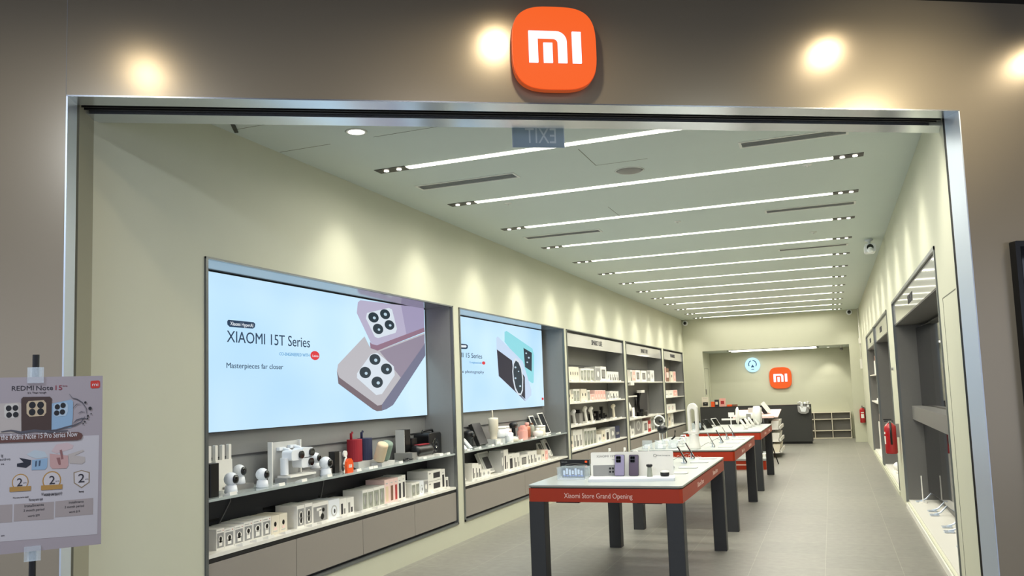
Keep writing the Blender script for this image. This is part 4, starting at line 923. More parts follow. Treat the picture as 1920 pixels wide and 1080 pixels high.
t = thing('bottle', 'white round-topped bottle in front of the canisters', 'bottle', Lw(-3.93, 10.12), 90)
m = MB(); m.lathe([(.05, 0), (.055, .02), (.055, .11), (.03, .13)], 'white_cool', seg=20); m.build('body', t); m = MB(); m.lathe([(.035, .125), (.035, .15), (.012, .17)], 'pink_pale', seg=16); m.build('cap', t)
t = thing('massage_gun', 'black hammer-shaped massager standing on a clear block', 'massager', Lw(-3.98, 10.42), 90)
m = MB(); m.cyl((0, 0, .06), .028, .12, 'black', r2=.024); m.build('handle', t); m = MB(); m.lathe([(.02, -.07), (.04, -.06), (.042, .05), (.02, .07)], 'black', (0, 0, .20), 18, None, 'x'); m.build('head', t)
m = MB(); m.box(-.05, .05, -.05, .05, 0, .06, 'acrylic'); m.build('foot', t)
m = MB(); m.lathe([(.05, 0), (.06, .02), (.05, .05), (.02, .06)], 'cream', seg=16); single(m, 'air_freshener', 'small cream rounded gadget before the black massager', 'gadget', Lw(-3.90, 10.22), 90)
for y, X, w_, h, lb in ((10.60, -3.93, .15, .13, 'pink squat canister, front one on the second glass shelf'), (10.80, -3.99, .16, .18, 'pink taller canister behind the squat one')):
    t = thing('canister', lb, 'canister', Lw(X, y), 90); m = MB(); m.rbox(-w_/2, w_/2, -.05, .05, 0, h*.9, 'pink', .03); m.build('body', t); m = MB(); m.rbox(-w_*.3, w_*.3, -.03, .03, h*.9, h, 'pink', .02); m.build('lid', t)
t = thing('bottle', 'copper coloured bottle right of the pink canisters', 'bottle', Lw(-4.03, 11.08), 90)
m = MB(); m.lathe([(.045, 0), (.05, .02), (.05, .14), (.03, .165)], 'copper', seg=18); m.build('body', t); m = MB(); m.lathe([(.032, .16), (.032, .205), (.01, .21)], 'pink', seg=16); m.build('cap', t)
t = thing('bottle', 'dark green slim bottle beside the copper one', 'bottle', Lw(-4.0, 11.2), 90)
m = MB(); m.lathe([(.04, 0), (.04, .15), (.02, .17)], 'olive_glass', seg=16); m.build('body', t); m = MB(); m.cyl((0, 0, .165), .02, .03, 'brown'); m.build('cap', t)
t = thing('cup', 'white squat cup with knob lid in front of the photo frames', 'cup', Lw(-3.92, 11.22), 90)
m = MB(); m.lathe([(.06, 0), (.075, .02), (.075, .075), (.03, .085)], 'white', seg=20); m.build('body', t); m = MB(); m.lathe([(.03, .085), (.025, .12), (.005, .125)], 'white', seg=14); m.build('lid', t)
t = thing('cup', 'cream cylindrical cup in front of the taller tablet', 'cup', Lw(-3.98, 11.50), 90)
m = MB(); m.lathe([(.07, 0), (.075, .01), (.075, .12), (.06, .125)], 'cream', seg=20); m.build('body', t); m = MB(); m.lathe([(.076, .12), (.076, .145), (.02, .15)], 'white', seg=20); m.build('lid', t)
tilt_slab('tablet', 11.60, -4.04, ZS, .20, .30, .012, 0, 'white', 'screen_glass', 'white framed leaning tablet, left of two at the shelf end', 'tablet', lean=22, bord=.018)
tilt_slab('tablet', 11.90, -3.99, ZS, .24, .335, .012, 0, 'white', 'screen_glass', 'white framed leaning tablet, right of two at the shelf end', 'tablet', lean=22, bord=.018)
# lower ledge of second case: leaning picture boxes
def leanbox(y, X, z, w_, h, lb, face, ang=0, lean=24):
    t = tilt_slab('product_box', y, X, z, w_, h, .04, ang, 'white', 'grey_light', lb, 'box', base=False, lean=lean, bord=.02)
    Mx = Matrix.Translation((0, 0, .016)) @ Matrix.Rotation(R(ang), 4, 'Y') @ Matrix.Rotation(R(-lean), 4, 'X')
    m = MB(); m.rbox(-w_*.26, w_*.26, -.004, -.0015, h*.2, h*.75, face, .01, 'y', M=Mx); m.build('picture', t)
leanbox(8.66, -3.95, .597, .24, .30, 'tall leaning white box at the left end below camera-phone screen', 'white')
leanbox(9.60, -3.98, .597, .34, .275, 'leaning white box with dark phone picture below camera-phone screen', 'dark_card')
leanbox(11.93, -4.08, .597, .20, .27, 'leaning white tablet box, left one at right end of second ledge', 'screen_glass')
leanbox(12.10, -4.02, .597, .16, .28, 'leaning white tablet box, right one at right end of second ledge', 'screen_glass')

# ---------------------------------------------------------------- bookcase demo shelves
def wand(y, X, z, h, label, cl, kind=0, ang=-22):
    t = thing('hair_tool', label, 'gadget', (X, y, z), 90)
    m = MB(); m.prism([(-.07, -.05), (.07, -.05), (.07, .05), (-.07, .05)], 0, .022, 'white'); m.build('base', t)
    Mx = Matrix.Translation((.05, 0, .022)) @ Matrix.Rotation(R(ang), 4, 'Y')
    m = MB(); m.lathe([(.02, 0), (.026, .02), (.024, h*.7), (.03, h*.8)], cl, seg=14, M=Mx); m.build('handle', t)
    m = MB(); m.lathe([(.02, -.06), (.036, -.05), (.036, .05), (.02, .06)], cl, (0, 0, h*.85), 14, Mx, 'x') if kind else m.rbox(-.04, .03, -.03, .03, h*.75, h*.95, cl, .02, 'y', M=Mx); m.build('head', t)
wand(13.10, -3.95, 1.03, .23, 'grey-white slanted hair tool, leftmost on the dark demo shelf', 'grey_light', 1)
wand(13.90, -3.98, 1.03, .27, 'white slanted hair tool, second on the dark demo shelf', 'white', 1)
wand(14.27, -3.98, 1.03, .25, 'white slanted hair tool, third on the dark demo shelf', 'white', 1)
wand(15.85, -3.98, 1.03, .25, 'cream hammer-shaped hair tool at the right of the demo shelf', 'cream', 1, -12)
t = thing('speaker_box', 'grey blocky gadget between the slanted hair tools', 'gadget', (-4.03, 13.62, 1.03), 90); m = MB(); m.rbox(-.09, .09, -.06, .06, 0, .17, 'grey_mid', .02); m.build('body', t)
for y, w_, h, lb in ((13.72, .10, .23, 'tall black gadget behind the second hair tool'), (14.62, .16, .13, 'squat black box right of the third hair tool'), (14.95, .14, .17, 'black gadget left of the black stick on demo shelf'), (15.40, .16, .12, 'low black gadget left of the cream hair tool')):
    m = MB(); m.rbox(-w_/2, w_/2, -.05, .05, 0, h, 'black', .02); m.rbox(-w_*.3, w_*.3, -.06, -.05, h*.3, h*.7, 'black_gloss', .01, 'y'); single(m, 'shaver', lb, 'gadget', (-4.06, y, 1.03), 90)
t = thing('shaver', 'black upright stick gadget in the middle of the demo shelf', 'gadget', (-4.02, 15.15, 1.03), 90)
m = MB(); m.cyl((0, 0, .02), .03, .17, 'black', r2=.022); m.build('handle', t); m = MB(); m.rbox(-.045, .045, -.03, .03, .18, .25, 'black', .02, 'y'); m.build('head', t); m = MB(); m.box(-.09, .09, -.06, .06, 0, .02, 'grey_light'); m.build('base', t)
t = thing('floss_device', 'slim white upright brush device on the middle bookcase', 'gadget', (-3.95, 16.9, .97), 90)
m = MB(); m.lathe([(.05, 0), (.055, .02), (.05, .2), (.035, .24)], 'white', seg=16); m.build('body', t); m = MB(); m.tube([(0, 0, .24), (0, 0, .40), (.01, 0, .47)], .014, 'cream', 8); m.build('nozzle', t)
t = thing('desk_fan', 'white rounded tilted fan on the middle bookcase', 'fan', (-3.95, 17.45, .97), 90)
m = MB(); m.lathe([(.09, 0), (.09, .02), (.03, .04), (.03, .22)], 'white', seg=18); m.build('stand', t)
m = MB(); m.lathe([(.02, -.03), (.10, -.025), (.11, 0), (.09, .03), (.02, .05)], 'white', (.02, 0, .26), 20, Matrix.Rotation(R(-20), 4, 'X'), 'y'); m.build('head', t)
t = thing('desk_lamp', 'white bar desk lamp reaching over the white fan', 'lamp', (-4.0, 17.6, .97), 90)
m = MB(); m.cyl((.45, 0, 0), .07, .02, 'black'); m.tube([(.45, 0, .02), (.40, 0, .45)], .012, 'black', 8); m.build('stand', t); m = MB(); m.rbox(-.45, .42, -.03, .03, .44, .47, 'white', .02); m.build('lamp_head', t)
t = thing('desk_lamp', 'black desk lamp with small bright white head beside the monitor', 'lamp', (-4.02, 18.35, .97), 90)
m = MB(); m.cyl((.1, 0, 0), .08, .02, 'black'); m.tube([(.1, 0, .02), (.0, 0, .3), (.02, -.05, .52)], .018, 'black', 8); m.build('stand', t); m = MB(); m.rbox(-.17, .15, -.12, 0, .52, .58, 'white', .02); m.build('lamp_head', t)
t = thing('monitor', 'black monitor on the middle bookcase shelf', 'monitor', (-4.06, 19.05, .97), 90)
m = MB(); m.rbox(-.42, .42, 0, .04, .10, .56, 'black', .012, 'y'); m.build('casing', t); m = MB(); m.box(-.41, .41, -.002, 0, .11, .55, 'dark_card'); m.build('screen', t); m = MB(); m.box(-.12, .12, -.09, .09, 0, .012, 'black'); m.box(-.03, .03, .03, .05, .012, .2, 'black'); m.build('stand', t)
m = MB(); m.rbox(-.28, .28, -.07, .07, 0, .10, 'black', .05); m.rbox(-.1, .1, -.05, .05, .1, .16, 'black', .04)
single(m, 'game_controller', 'low black gadgets lying in front of the monitor', 'gadget', (-3.95, 18.35, .97), 90)
m = MB(); m.prism([(-.05, 0), (.05, 0), (.05, .012), (-.05, .06)], -.16, .16, 'white', 'x'); single(m, 'price_card', 'white sloped card hanging at the left of middle bookcase top shelf', 'sign', (-3.87, 16.95, 1.655), 90)

# ================================================================ product tables
TOPZ = .88
def table(y0, y1, label, front, side):
    x0, x1 = -2.19, -1.03; t = thing('display_table', label, 'table', ((x0+x1)/2, (y0+y1)/2, 0)); hx, hy = (x1-x0)/2, (y1-y0)/2
    def ch(i, c=.025): return [(-hx+i, -hy+i+c), (-hx+i+c, -hy+i), (hx-i-c, -hy+i), (hx-i, -hy+i+c), (hx-i, hy-i-c), (hx-i-c, hy-i), (-hx+i+c, hy-i), (-hx+i, hy-i-c)]
    m = MB(); m.prism(ch(0), TOPZ-.008, TOPZ, 'top_white'); m.prism(ch(.001), TOPZ-.016, TOPZ-.008, 'top_edge'); m.build('tabletop', t)
    m = MB(); m.prism(ch(.012), TOPZ-.024, TOPZ-.016, 'black'); m.build('shadow_gap', t)
    m = MB(); m.prism(ch(.002, .02), TOPZ-.122, TOPZ-.024, 'apron_red'); ap = m.build('apron', t)
    m = MB(); m.text(front, -.295, TOPZ-.093, .515, .036, 'letter_pale', -hy+.002, .0015)
    Mr = Matrix.Translation((hx-.002, 0, 0)) @ Matrix.Rotation(R(90), 4, 'Z')
    for yy in side: m.text('Xiaomi Store', yy-.16, TOPZ-.092, .34, .038, 'letter_pale', 0, .0015, M=Mr)
    m.build('lettering', ap)
    for sx in (-1, 1):
        for sy in (-1, 1):
            m = MB(); a, b = sorted((sx*(hx-.004), sx*(hx-.124))); c, d = sorted((sy*(hy-.004), sy*(hy-.124)))
            m.rbox(a, b, c, d, 0, TOPZ-.122, 'leg_grey', .008, 'z', 2); m.build('leg', t)
    for xx in (-.30, .32):
        m = MB(); m.box(xx-.09, xx+.09, -hy+.1, hy-.1, TOPZ-.142, TOPZ-.122, 'black'); m.build('cable_tray', t)
    return t
table(5.985, 8.43, 'nearest white-topped table with red apron lettered on its front', 'Xiaomi Store Grand Opening', (-.35, .55))
table(9.40, 11.95, 'second white-topped table with red apron, behind the nearest', 'Xiaomi Store Grand Opening', (-.35, .55))
table(13.02, 15.50, 'farthest of the three white-topped tables with red aprons', 'Xiaomi Store Grand Opening', (-.35, .55))

# ---- things on the nearest table
Z = TOPZ
t = thing('phone_display', 'white wide display stand with phone pictures on the nearest table', 'display stand', (-1.487, 6.40, Z), 10)
m = MB(); m.rbox(-.32, .33, -.16, .11, 0, .022, 'white_cool', .02); m.build('tray', t)
Mb = Matrix.Translation((0, .07, .022)) @ Matrix.Rotation(R(-8), 4, 'X')
m = MB(); m.rbox(-.315, .325, 0, .008, 0, .185, 'white', .012, 'y', M=Mb); bd = m.build('backboard', t)
m = MB(); m.text('XIAOMI 15T Series', -.27, .145, .22, .016, 'grey_mid', -.0004, .001, M=Mb); m.text('Co-engineered', -.15, .125, .10, .006, 'grey_card', -.0004, .001, M=Mb)
m.text('Dual Imaging', .20, .148, .10, .008, 'grey_mid', -.0004, .001, M=Mb)
m.tube([(.185+.011*math.cos(i*.52), -.001, .152+.011*math.sin(i*.52)) for i in range(12)], .0018, 'grey_mid', 5, True, Mb); m.build('lettering', bd)
m = MB(); m.rbox(-.30, -.12, -.0012, -.0002, .0, .085, 'grey_card', .006, 'y', M=Mb)
for cx, cz, c1, c2 in ((-.155, .045, 'grey_card', 'black'), (-.095, .05, 'cream', 'brown')):
    m.rbox(cx-.024, cx+.024, -.004, -.0012, cz-.03, cz+.03, c1, .008, 'y', M=Mb)
    for dx in (-.011, .011):
        for dz in (-.013, .013): m.cyl((cx+dx, -.006, cz+dz), .0085, .003, c2, 'y', 12, M=Mb)
m.build('printed_picture', bd)
def phone(x, y, z, h, label, back, rz=0, tilt=12, disp=True):
    t = thing('smartphone', label, 'phone', (x, y, z), rz)
    w_ = h*.47; Mx = Matrix.Translation((0, 0, .002)) @ Matrix.Rotation(R(-tilt), 4, 'X')
    m = MB(); m.rbox(-w_/2, w_/2, 0, .008, 0, h, 'dark_card', .01, 'y', M=Mx); m.build('body', t)
    m = MB(); m.rbox(-w_/2+.002, w_/2-.002, -.001, 0, .002, h-.002, back, .009, 'y', M=Mx); m.build('back_glass', t)
    m = MB(); m.rbox(-w_*.36, w_*.14, -.004, -.001, h*.62, h*.94, 'black', .008, 'y', M=Mx)
    for dx in (-.22, 0):
        for dz in (.70, .85): m.cyl((w_*dx, -.006, h*dz), .009, .003, 'black_gloss', 'y', 14, M=Mx)
    m.build('camera_island', t)
mat('lilac_metal', (160, 150, 176), .2, metal=.3); mat('rose_metal', (96, 82, 96), .18, metal=.3)
phone(-1.585, 6.42, Z+.022, .165, 'lilac phone standing upright on the white tray, left one', 'lilac_metal')
phone(-1.475, 6.43, Z+.022, .163, 'dark rose phone standing upright on the white tray, right one', 'rose_metal')
t = thing('smart_watch', 'smart watch with green strap on a small clear stand', 'watch', (-1.345, 6.41, Z+.022))
m = MB(); m.cyl((0, 0, 0), .022, .07, 'olive_glass', r2=.016); m.build('strap', t); m = MB(); m.lathe([(.014, .07), (.024, .078), (.024, .09), (.01, .094)], 'black', seg=18); m.build('watch_case', t)
t = thing('earbud_case', 'white and black round gadget right of the watch', 'earbuds', (-1.235, 6.44, Z+.022))
m = MB(); m.lathe([(.03, 0), (.034, .01), (.034, .03)], 'black', seg=24); m.build('case_body', t); m = MB(); m.lathe([(.034, .03), (.034, .038), (.012, .044)], 'white', seg=24); m.build('lid', t)
t = thing('display_cube', 'clear acrylic cube lit blue at the left corner of nearest table', 'display stand', (-1.955, 6.43, Z))
m = MB(); m.box(-.115, .11, -.08, .08, 0, .008, 'white_cool'); m.build('base', t)
m = MB(); m.box(-.115, .11, -.08, -.076, .008, .092, 'acrylic'); m.box(-.115, .11, .076, .08, .008, .092, 'acrylic'); m.box(-.115, -.111, -.08, .08, .008, .092, 'acrylic'); m.box(.106, .11, -.08, .08, .008, .092, 'acrylic'); m.box(-.12, .115, -.085, .085, .092, .096, 'acrylic'); m.build('cover', t)
m = MB(); m.box(-.10, .09, .0, .006, .01, .088, 'navy')
random.seed(3)
for k in range(7):
    x = -.09+k*.024; m.rbox(x, x+.016, -.003, 0, .03+.006*(k % 2), .066+.008*((k*5) % 3), 'photo_ice', .004, 'y'); m.rbox(x+.004, x+.02, -.002, 0, .02, .03, 'photo_blue', .002, 'y')
m.build('picture', t)
t = thing('product_box', 'black presentation box with pale swoosh behind the acrylic cube', 'box', (-2.02, 6.66, Z), 2)
m = MB(); m.box(-.12, .125, 0, .05, 0, .13, 'black'); m.build('box_body', t)
m = MB()
for k in range(3): m.tube([(-.08+.19*i/8, -.001, .045+.012*k+.03*math.sin(i/8*2+k*.3)) for i in range(9)], .0018, 'grey_mid', 5)
m.rbox(.09, .11, -.002, 0, .105, .122, 'orange', .003, 'y'); m.text('SERIES', -.11, .108, .05, .008, 'grey_card', 0, .001); m.build('printed_picture', t)

def demo_phone(x, y, h, label, place, z=Z, col_='black', tag_=True, side=0):
    t = thing('demo_phone', label, 'phone', (x, y, z), 97, 'demo phones '+place)
    Mx = Matrix.Translation((0, 0, .01)) @ Matrix.Rotation(R(-28), 4, 'X')
    m = MB(); m.rbox(-.037, .037, 0, .009, 0, h, col_, .008, 'y', M=Mx); m.build('body', t)
    m = MB(); m.rbox(-.034, .034, -.0008, 0, .004, h-.004, 'screen_glass', .007, 'y', M=Mx); m.build('screen', t)
    m = MB(); m.cyl((0, .03, 0), .028, .006, 'steel_soft'); m.tube([(0, .03, .006), (0, .035, .04), (0, .032, .06)], .006, 'steel_soft', 8); m.build('stand', t)
    m = MB(); m.tube([(0, .04, .04), (.03, .08, .05), (.05, .12, .03), (.02, .16, .006)], .0025, 'grey_mid', 6); m.build('tether', t)
def price_plate(x, y, label, place, z=Z, w_=.16, d=.11):
    m = MB(); m.rbox(-w_/2, w_/2, -d/2, d/2, 0, .006, 'grey_light', .02); m.rbox(-w_/2+.006, w_/2-.006, -d/2+.006, d/2-.006, .006, .008, 'white', .016)
    m.box(-w_*.2, w_*.25, -.01, .0, .008, .0086, 'copper'); m.box(-w_*.1, w_*.2, .012, .018, .008, .0086, 'grey_mid')
    single(m, 'price_plate', label, 'price tag', (x, y, z), 0, 'price plates '+place)
for i, (x, y) in enumerate(((-1.305, 7.25), (-1.285, 7.81), (-1.285, 8.27))):
    demo_phone(x, y, .165, 'black leaning demo phone, %s back on the nearest table' % ['nearest', 'middle one', 'farthest'][i], 'on the nearest table')
for i, (x, y) in enumerate(((-1.21, 6.85), (-1.20, 7.32), (-1.18, 7.84), (-1.16, 8.24))):
    price_plate(x, y, 'flat white price plate, %s from the front of nearest table right side' % ORD[i], 'on the nearest table')
for i, (x, y) in enumerate(((-1.29, 9.85), (-1.285, 10.58), (-1.29, 11.25), (-1.27, 11.80))):
    demo_phone(x, y, .17, 'leaning demo phone, %s from the front on the second table' % ORD[i], 'on the second table', col_='grey_mid' if i in (0, 2) else 'black')
    price_plate(x+.12, y-.06, 'flat white price plate, %s from the front on the second table' % ORD[i], 'on the second table')
# back left corner of nearest table: thin white tag holders
for i, (x, y, h) in enumerate(((-2.12, 7.75, .10), (-2.10, 8.12, .12), (-1.93, 8.05, .13), (-1.72, 8.20, .13))):
    m = MB(); m.box(-.02, .02, -.02, .02, 0, .006, 'white'); m.box(-.004, .004, -.004, .004, .006, h, 'white'); m.rbox(-.004, .018, -.005, .005, h-.03, h, 'white', .004, 'y')
    single(m, 'tag_holder', 'thin white tag holder at the back of nearest table, %s from left' % ORD[i], 'stand', (x, y, Z), 15, 'tag holders')
t = thing('webcam', 'white and dark ring-shaped gadget on the nearest table back left', 'gadget', (-1.84, 8.15, Z))
m = MB(); m.cyl((0, 0, 0), .03, .01, 'white'); m.cyl((0, 0, .01), .006, .03, 'white'); m.build('stand', t); m = MB(); m.cyl((0, -.02, .065), .032, .02, 'white', 'y', 20); m.build('head', t); m = MB(); m.cyl((0, -.024, .065), .02, .004, 'black_gloss', 'y', 16); m.build('lens', t)

# ---- second table
t = thing('bladeless_fan', 'tall white arch-shaped bladeless fan on the second table', 'fan', (-1.485, 8.80+.78, Z), 0)
m = MB(); m.lathe([(.068, 0), (.070, .01), (.062, .05), (.055, .07), (.052, .16), (.05, .17)], 'white', seg=28); m.build('base', t)
def archpts(rx, rz_, z0, k=18): return [(-rx, z0)]+[(-rx*math.cos(math.pi*i/k), z0+rz_-rx+rx*1.3*math.sin(math.pi*i/k)) for i in range(k+1)]+[(rx, z0)]
o_ = archpts(.056, .33, .165); i_ = archpts(.026, .24, .20)
m = MB(); n = len(o_); vs = []
for y in (-.05, .05):
    vs += [(p[0], y, p[1]) for p in o_]+[(p[0], y, p[1]) for p in i_]
fs = []
for k in range(n):
    j = (k+1) % n
    fs += [(k, j, n+j, n+k), (2*n+k, 2*n+j, 3*n+j, 3*n+k), (k, j, 2*n+j, 2*n+k), (n+k, n+j, 3*n+j, 3*n+k)]
m.add(vs, fs, 'white'); m.build('air_loop', t, .006)
t = thing('hair_dryer', 'black round-headed device standing on a thin stem, second table', 'gadget', (-1.96, 10.2, Z))
m = MB(); m.cyl((0, 0, 0), .06, .012, 'white'); m.cyl((0, 0, .012), .008, .17, 'acrylic'); m.build('stand', t); m = MB(); m.ball((0, 0, .195), .062, 'black', .85); m.build('head', t)
t = thing('ring_light', 'white ring-shaped device on a stem at second table left', 'gadget', (-2.10, 10.75, Z))
m = MB(); m.cyl((0, 0, 0), .05, .012, 'white'); m.cyl((0, 0, .012), .007, .2, 'white'); m.build('stand', t)
m = MB(); m.tube([(.065*math.cos(i*math.pi/12), 0, .275+.065*math.sin(i*math.pi/12)) for i in range(24)], .010, 'white', 8, True); m.build('ring', t)
m = MB(); m.ball((.02, -.01, .27), .03, 'black_gloss'); m.build('head', t)
for i, (x, y) in enumerate(((-2.03, 9.62), (-1.88, 9.62), (-1.75, 9.72))):
    m = MB(); m.box(-.06, .06, -.04, .04, 0, .006, 'acrylic'); m.box(-.06, .06, -.002, .002, .006, .10, 'acrylic'); m.rbox(-.03, .03, -.02, .0, .006, .05, 'white_cool', .01, 'y')
    single(m, 'acrylic_holder', 'clear acrylic holder at the left front of second table, %s from left' % ORD[i], 'display stand', (x, y, Z), 20*i-10, 'acrylic holders')
for i, (x, y, rz) in enumerate(((-1.90, 10.05, 20), (-1.78, 10.5, -30), (-1.85, 11.0, 10), (-1.72, 9.95, 50))):
    m = MB(); m.tube([(-.05, 0, .005), (-.02, 0, .07), (.03, 0, .075), (.05, 0, .02)], .008, 'white_cool', 8); m.rbox(-.06, .06, -.03, .03, 0, .008, 'grey_light', .01)
    single(m, 'earphone', 'small white folded earphones on the second table left, %s' % ['front ones', 'middle right ones', 'rear ones', 'front right ones'][i], 'earphones', (x, y, Z), rz)
t = thing('clip_holder', 'dark hooked clip device at the left rear of second table', 'gadget', (-2.0, 11.15, Z), 30)
m = MB(); m.tube([(-.03, 0, .01), (.02, 0, .05), (.03, 0, .13)], .012, 'black', 8); m.build('arm', t); m = MB(); m.box(-.06, .04, -.03, .03, 0, .01, 'white'); m.build('base', t)
# ---- third table
for i, (x, y, c) in enumerate(((-1.98, 13.62, 'black'), (-1.93, 14.22, 'black'), (-1.86, 14.75, 'grey_light'))):
    tilt_slab('tablet', y, x, Z, .15, .17, .012, 0, c, 'screen_glass', 'leaning dark tablet, %s from the front on the third table' % ORD[i], 'tablet', rz=60, lean=35)
t = thing('sign_stand', 'thin white sign on a stem on the third table', 'sign', (-1.68, 15.05, Z)); m = MB(); m.cyl((0, 0, 0), .04, .008, 'white'); m.box(-.008, .008, -.006, .006, .008, .2, 'white'); m.build('stand', t); m = MB(); m.box(-.04, .06, -.004, .004, .15, .23, 'white'); m.build('sign_panel', t)
t = thing('air_purifier', 'white dumbbell-shaped air purifier with two round discs on third table', 'air purifier', (-1.42, 15.22, Z))
m = MB(); m.lathe([(.04, -.16), (.05, -.12), (.05, .10), (.04, .16)], 'white', (0, 0, .16), 24, None, 'x'); m.build('body', t)
m = MB(); m.lathe([(.03, -.19), (.12, -.185), (.155, -.165), (.155, -.15), (.07, -.13)], 'white', (0, 0, .165), 32, None, 'x'); m.build('disc', t)
m = MB(); m.lathe([(.07, .10), (.158, .115), (.16, .22), (.12, .245), (.03, .25)], 'white', (0, 0, .165), 32, None, 'x'); m.build('disc', t)
m = MB(); m.rbox(-.12, .16, -.08, .08, 0, .012, 'white', .03); m.box(-.02, .02, -.03, .03, .012, .1, 'white'); m.build('foot', t)
m = MB(); m.box(-.0, .08, -.165, -.158, .10, .2, 'grey_mid'); m.build('grille', t)
m = MB(); m.rbox(-.14, .14, -.012, .012, .09, .12, 'white', .01); single(m, 'vacuum_head', 'small white flat nozzle left of the white air purifier', 'gadget', (-1.72, 15.22, Z))
for i, (x, y) in enumerate(((-1.30, 13.75), (-1.275, 14.2), (-1.255, 14.6), (-1.22, 15.1))):
    t = thing('massage_gun', 'white slanted handheld gadget, %s from the front on the third table' % ORD[i], 'gadget', (x, y, Z), 97)
    Mx = Matrix.Translation((0, 0, .01)) @ Matrix.Rotation(R(-32), 4, 'X')
    m = MB(); m.lathe([(.016, 0), (.022, .02), (.02, .15), (.014, .17)], 'white', seg=14, M=Mx); m.build('handle', t)
    m = MB(); m.rbox(-.05, .05, -.02, .05, 0, .01, 'grey_light', .015); m.build('base', t)
m = MB(); m.box(-.10, .10, -.003, .003, 0, .12, 'acrylic'); m.box(-.1, .1, -.04, .04, 0, .006, 'acrylic'); single(m, 'acrylic_holder', 'clear acrylic panel at the left of the third table', 'display stand', (-2.09, 13.6, Z), 10)
m = MB(); m.tube([(0, 0, 0), (0, 0, .10), (.03, 0, .13), (.06, 0, .12)], .008, 'grey_mid', 8); single(m, 'tag_holder', 'grey hooked holder at the left rear of third table', 'stand', (-2.1, 14.7, Z))

# ================================================================ behind the tables
t = thing('display_platform', 'low red platform with white top behind the far table', 'platform', (-1.72, 17.2, 0))
m = MB(); m.box(-.50, .50, -.9, .9, .165, .20, 'top_white'); m.build('top', t); m = MB(); m.box(-.49, .49, -.89, .89, .0, .165, 'apron_red'); m.build('apron', t)
m = MB(); m.box(-.3, .3, -.895, -.89, .08, .1, 'letter_pale'); m.build('stripe', t)
m = MB(); m.rbox(-.09, .09, -.08, .08, 0, .16, 'white', .03); single(m, 'product_box', 'white upright box standing on the low red platform', 'box', (-1.58, 17.0, .20))
m = MB(); m.rbox(-.14, .10, -.1, .1, 0, .05, 'white', .03); single(m, 'scale', 'flat white gadget on the low red platform right end', 'gadget', (-1.36, 16.9, .20))
t = thing('promotion_stand', 'white shelf stand with pink top standing behind the tables', 'display stand', (-1.62, 19.6, 0))
m = MB(); m.box(-.42, .30, -.7, .7, .08, .88, 'counter_dark'); m.build('body', t)
m = MB(); m.prism([(-.70, .86), (.70, .98), (.70, 1.0), (-.70, .88)], -.45, .50, 'pink_pale', 'x'); m.build('top_tray', t)
m = MB(); m.box(-.42, .42, -.9, -.7, .86, .90, 'pink_pale'); m.build('front_tray', t)
for z in (.62, .36, .12):
    m = MB(); m.box(.30, .52, -.7, .7, z-.02, z, 'white'); m.box(.50, .53, -.7, .7, z-.02, z+.05, 'white'); m.build('shelf', t)
for sx in (-.3, .3):
    m = MB(); m.cyl((sx-.02, -.6, .04), .04, .04, 'black', 'x'); m.cyl((sx-.02, .6, .04), .04, .04, 'black', 'x'); m.build('wheels', t)
k = 0
for z, nm in ((.62, 'top'), (.36, 'middle'), (.12, 'bottom')):
    for q, y in enumerate((19.05, 19.35, 19.65, 19.95)):
        m = MB(); m.prism([(-.09, 0), (.07, 0), (.10, .17), (-.05, .17)], -.12, .12, 'white' if z > .2 else 'cream', 'y'); m.box(.062, .08, -.06, .06, .03, .12, 'grey_card' if z > .2 else 'brown')
        single(m, 'product_box', 'white leaning carton on the %s side shelf of the stand, %s from front' % (nm, ORD[q]), 'box', (-1.62+.41, y, z), 0, 'cartons on the side shelves')
m = MB(); m.rbox(-.14, .14, -.1, .1, 0, .17, 'grey_light', .02); m.box(-.02, .06, -.104, -.1, .02, .15, 'grey_mid'); single(m, 'product_box', 'upright grey carton on top of the pink-topped stand', 'box', (-1.62, 19.25, .90))
Mx = Matrix.Rotation(R(-35), 4, 'Y')
m = MB(); m.box(-.04, .04, -.1, .1, .05, .3, 'white', M=Mx); m.box(-.12, -.04, -.09, .09, .05, .22, 'black', M=Mx); single(m, 'tablet', 'black and white slanted device on the pink-topped stand', 'tablet', (-1.3, 19.5, .93))
m = MB(); m.tube([(0, 0, .0), (-.12, -.05, .9)], .012, 'black', 8); m.tube([(.1, .25, 0), (-.12, -.05, .9)], .012, 'black', 8); m.tube([(-.2, .2, 0), (-.12, -.05, .9)], .012, 'black', 8)
single(m, 'easel', 'thin black easel legs beside the white shelf stand', 'easel', (-1.18, 17.2, 0))

# ================================================================ counter and recess
t = thing('cash_counter', 'long dark grey counter in front of the back recess', 'counter', (-1.96, 23.3, 0))
m = MB(); m.box(-1.43, 1.42, -.10, .33, .06, 1.0, 'counter_dark'); m.build('front_panel', t)
m = MB(); m.box(-1.43, 1.42, -.10, .34, 1.0, 1.02, 'black'); m.build('countertop', t)
m = MB(); m.box(-1.40, 1.40, -.06, .32, 0, .06, 'gap_black'); m.build('plinth', t)
CZ = 1.02
t = thing('card_sign', 'pale paper notice standing at the left end of the counter', 'sign', (-3.27, 23.4, CZ)); m = MB(); m.box(-.09, .09, 0, .01, 0, .27, 'cream'); m.build('notice', t)
m = MB(); m.text('NOTICE', -.06, .23, .12, .018, 'grey_mid', 0, .001); m.box(-.06, .07, -.02, 0, .04, .13, 'black'); m.box(-.02, .03, -.022, -.02, .08, .1, 'grey_mid'); m.build('printed_picture', t)
